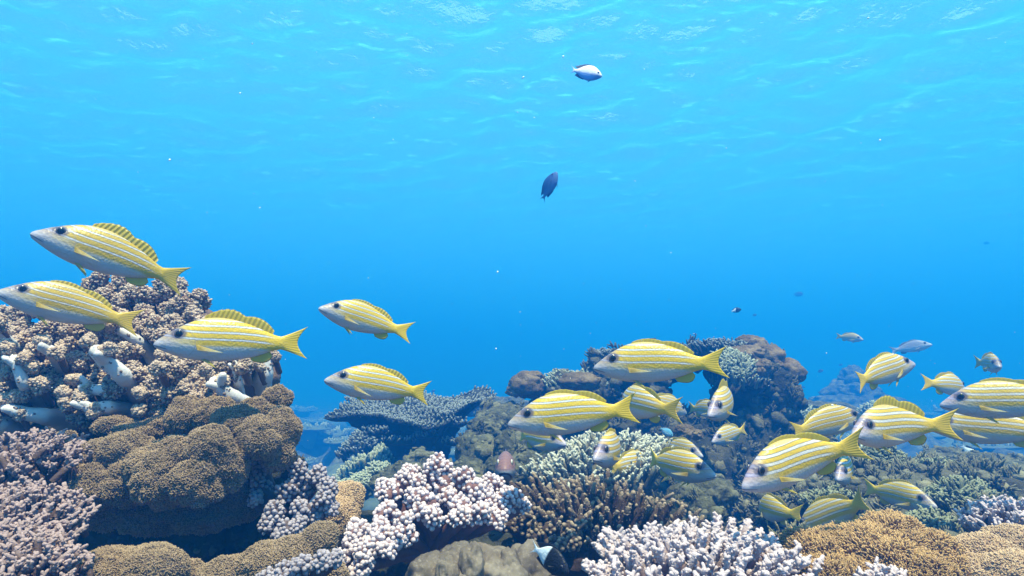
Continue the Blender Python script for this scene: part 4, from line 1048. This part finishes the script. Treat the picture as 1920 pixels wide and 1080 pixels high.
def build_mid():
    bo = lambda lb, lobes, mat, sd, **k: boulder('boulder_coral', lb, 'coral', lobes, mat, sd, **k)
    bo('greenish lumpy coral rock under the right rim of the table coral', [(905, 806, 2.15, 32, 24), (888, 822, 2.1, 20, 16), (925, 798, 2.2, 26, 20)], 'green_coral', 720, enc=900, amp=.2)
    bo('round bluish green brain coral left of the deep-bodied snapper nose', [(905, 852, 1.98, 46, 36), (870, 850, 2.0, 16, 34)], 'green_coral', 722, enc=900, amp=.1)
    bo('greenish pointed coral lump under the nose of the deep-bodied snapper', [(948, 845, 1.92, 22, 40), (955, 870, 1.9, 24, 26)], 'green_coral', 723, enc=900, amp=.16)
    bo('greenish coral boulder just below the table coral stalk', [(880, 890, 1.8, 34, 32), (905, 905, 1.78, 28, 26), (862, 888, 1.9, 22, 20)], 'green_coral', 724, enc=900, amp=.18)
    bo('yellowish lumpy coral under the mid rocks behind the reddish fish', [(935, 878, 1.75, 26, 22), (985, 870, 1.8, 26, 24), (965, 890, 1.7, 24, 20)], 'green_coral', 725, enc=900, amp=.2)
    bo('mossy coral lump left of the tall white knob cluster', [(790, 862, 2.1, 26, 20), (765, 890, 1.95, 46, 22), (735, 905, 1.9, 40, 22)], 'green_coral', 726, enc=900, amp=.2)
    bo('dark mossy rock between the table coral and the bommie', [(940, 790, 2.5, 46, 36), (975, 810, 2.4, 40, 46), (930, 820, 2.45, 50, 40), (990, 850, 2.2, 50, 40)], 'green_coral', 727, enc=900, amp=.22)
    fc = lambda lb, px, py, d, rx, ry, h, n, fl, fr, mat, sd, **k: finger_coral('finger_coral', lb, 'coral', at(px, py, d), rx * d / FPX, ry * d / FPX, h * d / FPX, n, fl, fr, mat, sd, **k)
    fc('long teal fingered coral slope under the table coral', 712, 868, 3.0, 92, 70, 26, 420, .045, .0085, 'teal_coral', 88, K=18, spread=.7, tilt=(.07, .07), jit=.15)
    fc('hazy fingered coral left of the table coral stalk', 690, 818, 3.3, 50, 40, 16, 200, .05, .008, 'plate_coral', 89, K=10, knobs=1, spread=1.0, tilt=(.05, .05), jit=.3)
    fc('teal branching tuft above the tan coral head', 712, 885, 2.2, 34, 30, 16, 120, .04, .006, 'teal_coral', 90, K=8, knobs=3, spread=1.0, jit=.4)
    fc('pale blue grey tuft directly behind the tan coral head', 640, 918, 2.0, 44, 34, 16, 140, .036, .006, 'teal_coral', 91, K=8, knobs=3, spread=1.0, jit=.4)
    fc('teal tuft between the two bluish tufts behind the white knobbly coral', 675, 905, 2.1, 30, 30, 14, 120, .036, .006, 'teal_coral', 92, K=8, knobs=3, spread=1.0, jit=.4)
    fc('small teal tuft at the foot of the reddish fish', 1000, 890, 1.75, 34, 26, 14, 120, .03, .005, 'teal_coral', 99, K=8, knobs=3, spread=1.0, jit=.4)
    # right hand slope
    fb = lambda lb, px, py, d, rx, ry, h, n, sd, mat='finger_bush', fl=.036, fr=.0042, **k: finger_coral('bushy_coral', lb, 'coral', at(px, py, d), rx * d / FPX, ry * d / FPX, h * d / FPX, n, fl, fr, mat, sd, K=12, knobs=3, spread=1.1, jit=.4, sides=6, rings=6, **k)
    fb('olive bushy coral right under the belly of the deep-bodied snapper', 1660, 868, 1.75, 62, 44, 30, 240, 93)
    fb('olive bushy coral right of the small head-on snapper', 1745, 890, 1.65, 66, 46, 30, 260, 94)
    fb('green bushy coral mound at the right, above the white edge coral', 1800, 935, 1.45, 72, 50, 34, 260, 95)
    fb('dark green bushy coral just right of the snapper above the orange coral', 1740, 985, 1.25, 66, 50, 26, 220, 96)
    fb('small olive bushy coral between the cave and the orange coral', 1560, 945, 1.5, 50, 40, 26, 180, 97)
    fb('grey green bushy coral behind the tail of the diving snapper', 1600, 850, 2.1, 60, 46, 20, 200, 98, 'teal_coral')
    bo('hazy smooth coral ridge at the right edge under the cut-off snappers', [(1850, 880, 2.3, 90, 30), (1910, 905, 2.1, 80, 34), (1780, 865, 2.5, 60, 24)], 'green_coral', 730, enc=900, amp=.15)
    bo('low greenish coral ridge at the right edge above the white coral', [(1880, 930, 1.6, 70, 26), (1930, 920, 1.6, 60, 30)], 'green_coral', 731, enc=900, amp=.15)
    finger_coral('branching_coral', 'blurred bluish white branching coral at the right edge', 'coral', at(1888, 972, 1.02), .075, .06, .03, 150, .032, .004, 'finger_pale', 57, K=12, knobs=4, spread=.9, jit=.35)
    fuzzy_lobes('fuzzy_coral', 'big orange brown fuzzy coral in the bottom right foreground', 'coral',
        [(1640, 1062, .84, 120, 66), (1575, 1045, .85, 74, 46), (1665, 1010, .87, 58, 40), (1725, 1040, .85, 62, 42), (1520, 1060, .83, 56, 58), (1600, 1018, .88, 50, 28), (1765, 1075, .83, 50, 40), (1650, 990, .90, 34, 22), (1690, 1085, .80, 90, 44), (1560, 1095, .79, 90, 44)],
        'fuzz_orange', 36, length=.0085, width=.0013, dens=2.4e5, lean=(-.35, -.1, .3), amp=.13)
    fuzzy_lobes('leather_coral', 'pale grey green fleshy coral in the bottom right corner', 'coral',
        [(1850, 1045, .86, 66, 38), (1910, 1030, .88, 60, 40), (1820, 1085, .82, 60, 40), (1900, 1085, .80, 70, 46)], 'fuzz_tan', 37, length=.004, dens=3e5)
    finger_coral('branching_coral', 'small white branching coral poking up at the bottom edge inside the orange fuzz', 'coral', at(1650, 1082, .74), .03, .02, .012, 26, .026, .004, 'finger_pale', 58, K=5, knobs=5, spread=1.2, jit=.3)
    bo('round grey coral knob right behind the brown finger coral', [(1318, 960, 1.45, 26, 30), (1345, 970, 1.4, 18, 20)], 'green_coral', 732, enc=900, amp=.08)
    bo('dark round coral boulder in the cave mouth', [(1330, 925, 1.7, 46, 34), (1290, 930, 1.6, 40, 26)], 'green_coral', 733, enc=900, amp=.12)
    bo('reddish brown rock under the nose of the big diving snapper', [(1420, 935, 1.8, 36, 22), (1440, 950, 1.75, 30, 20)], 'massive_coral', 734, amp=.22)
    bo('brown coral knob above the pale green finger coral by the turquoise fish', [(1283, 810, 2.0, 20, 14), (1305, 815, 2.0, 14, 10)], 'massive_coral', 735, amp=.2)
    o = one_mesh_lumps('reef_rock', [(1620, 940, 1.7, 190, 60), (1800, 960, 1.6, 190, 80), (1500, 960, 1.7, 100, 50), (1700, 1080, 1.1, 260, 60), (1900, 1010, 1.2, 110, 60)], 'reef_rock', 65, .2, 5, 2.2, .015, enc=3000, size=(.007, .020), tufts=.5)
    tag(o, 'rocky slope carrying the olive bushy corals on the right', 'rock')

def build_far():
    rng = np.random.default_rng(101)
    bo = lambda lb, lobes, sd, **k: boulder('boulder_coral', lb, 'coral', lobes, 'green_coral', sd, **k)
    bo('hazy coral hill far off right of the bommie, behind the yellow tail', [(1605, 762, 9, 80, 30), (1600, 738, 9, 50, 30), (1597, 714, 9, 26, 28), (1640, 765, 8.8, 60, 22)], 750, amp=.22)
    bo('faint blue coral mound far left, beyond the gap right of the leather coral', [(612, 830, 9.5, 34, 32), (598, 842, 9.3, 30, 22)], 751, amp=.2)
    bo('hazy blue coral mound behind the right end of the table coral', [(930, 770, 4.6, 40, 26), (895, 765, 5.0, 30, 18), (965, 765, 5.0, 30, 22)], 752, amp=.2)
    bo('hazy coral shelf right of the bommie foot', [(1490, 768, 4.2, 60, 20), (1550, 775, 4.5, 70, 20)], 753, amp=.2)
    finger_coral('finger_coral', 'hazy pale fingered coral at the right foot of the bommie', 'coral', at(1500, 778, 3.3), .11, .09, .05, 190, .05, .0075, 'teal_coral', 102, K=10, knobs=2, spread=1.0, jit=.3, tilt=(0, .04))
    finger_coral('finger_coral', 'hazy fingered coral left of the wide-eyed snapper, deep in the blue', 'coral', at(1640, 770, 4.2), .10, .09, .05, 150, .06, .009, 'teal_coral', 103, K=10, knobs=2, spread=1.0, jit=.3)
    # the far reef reads as one mass
    g = Geo(); n = 640
    y = 1.75 + 16 * rng.random(n) ** 1.9; x = rng.uniform(-1.05, 1.05, n) * (y + .4)
    z = terrain_z(x, y)
    for k in range(n):
        r = rng.uniform(.08, .26) * min(1.5, .22 + .16 * y[k])
        q = rng.random()
        if q < .55: lump(g, [x[k], y[k], z[k]], [r, r, r * rng.uniform(.5, .9)], 3, .25, 2.2, k, rng.uniform(0, .4))
        else:
            lump(g, [x[k], y[k], z[k] + r * .7], [r * 1.3, r * 1.1, r * .14], 3, .18, 2.4, k, .3)
            tube(g, [[x[k], y[k], z[k] - .1], [x[k], y[k], z[k] + r * .65]], [r * .35, r * .7], 10, .15, rng, 0, .1)
            m = 50; aa = rng.uniform(0, 6.28, m); ra = np.sqrt(rng.random(m)); P = np.stack([x[k] + r * 1.25 * ra * np.cos(aa), y[k] + r * 1.05 * ra * np.sin(aa), np.full(m, z[k] + r * .76)], 1)
            tv, tf = cone_template(4, .2); scatter(g, tv, tf, P, nrm(rng.normal(0, .25, (m, 3)) + [0, 0, 1]), np.stack([np.full(m, r * .06), np.full(m, r * .06), r * rng.uniform(.15, .3, m)], 1), tip=np.broadcast_to(np.linspace(.3, 1, 13)[None], (m, 13)), rng=rng)
    o = link('far_reef_coral', g.mesh('far_reef_coral'), M['teal_coral']); o['kind'] = 'stuff'
    tag(o, 'hazy blue mass of coral heads covering the distant sea floor', 'coral reef')

def build_snow():
    rng = np.random.default_rng(111); g = Geo(); v, f = ico(1)
    n = 900; d = rng.uniform(.5, 4.2, n); P = np.array([at(rng.uniform(-20, 1940), rng.uniform(-10, 900), k) for k in d])
    S = (.00018 + .00055 * rng.random(n) ** 2) * (.6 + .35 * d) * (1 + 1.3 * (rng.random(n) > .94))
    scatter(g, v, f, P, nrm(rng.normal(0, 1, (n, 3))), np.stack([S, S * rng.uniform(.5, 1, n), S * rng.uniform(.8, 2.4, n)], 1), rng=rng)
    for (x, y, r) in ((933, 510, 5), (487, 390, 4), (450, 175, 5), (1056, 106, 6), (1258, 474, 3), (930, 654, 4), (1650, 263, 5), (318, 300, 6), (1208, 130, 3), (737, 262, 3)):
        scatter(g, v, f, at(x, y, 1.4)[None], np.array([[.3, .2, .9]]), np.array([[r * .3, r * .3, r * .5]]) * 1.4 / FPX, rng=rng)
    o = link('marine_snow', g.mesh('marine_snow'), M['speck']); o['kind'] = 'stuff'
    tag(o, 'tiny white specks drifting through the blue water', 'drifting specks')

build_setting()
build_bommie(); build_table_coral(); build_far(); build_mid(); build_left(); build_centre()
build_fish()
build_snow()
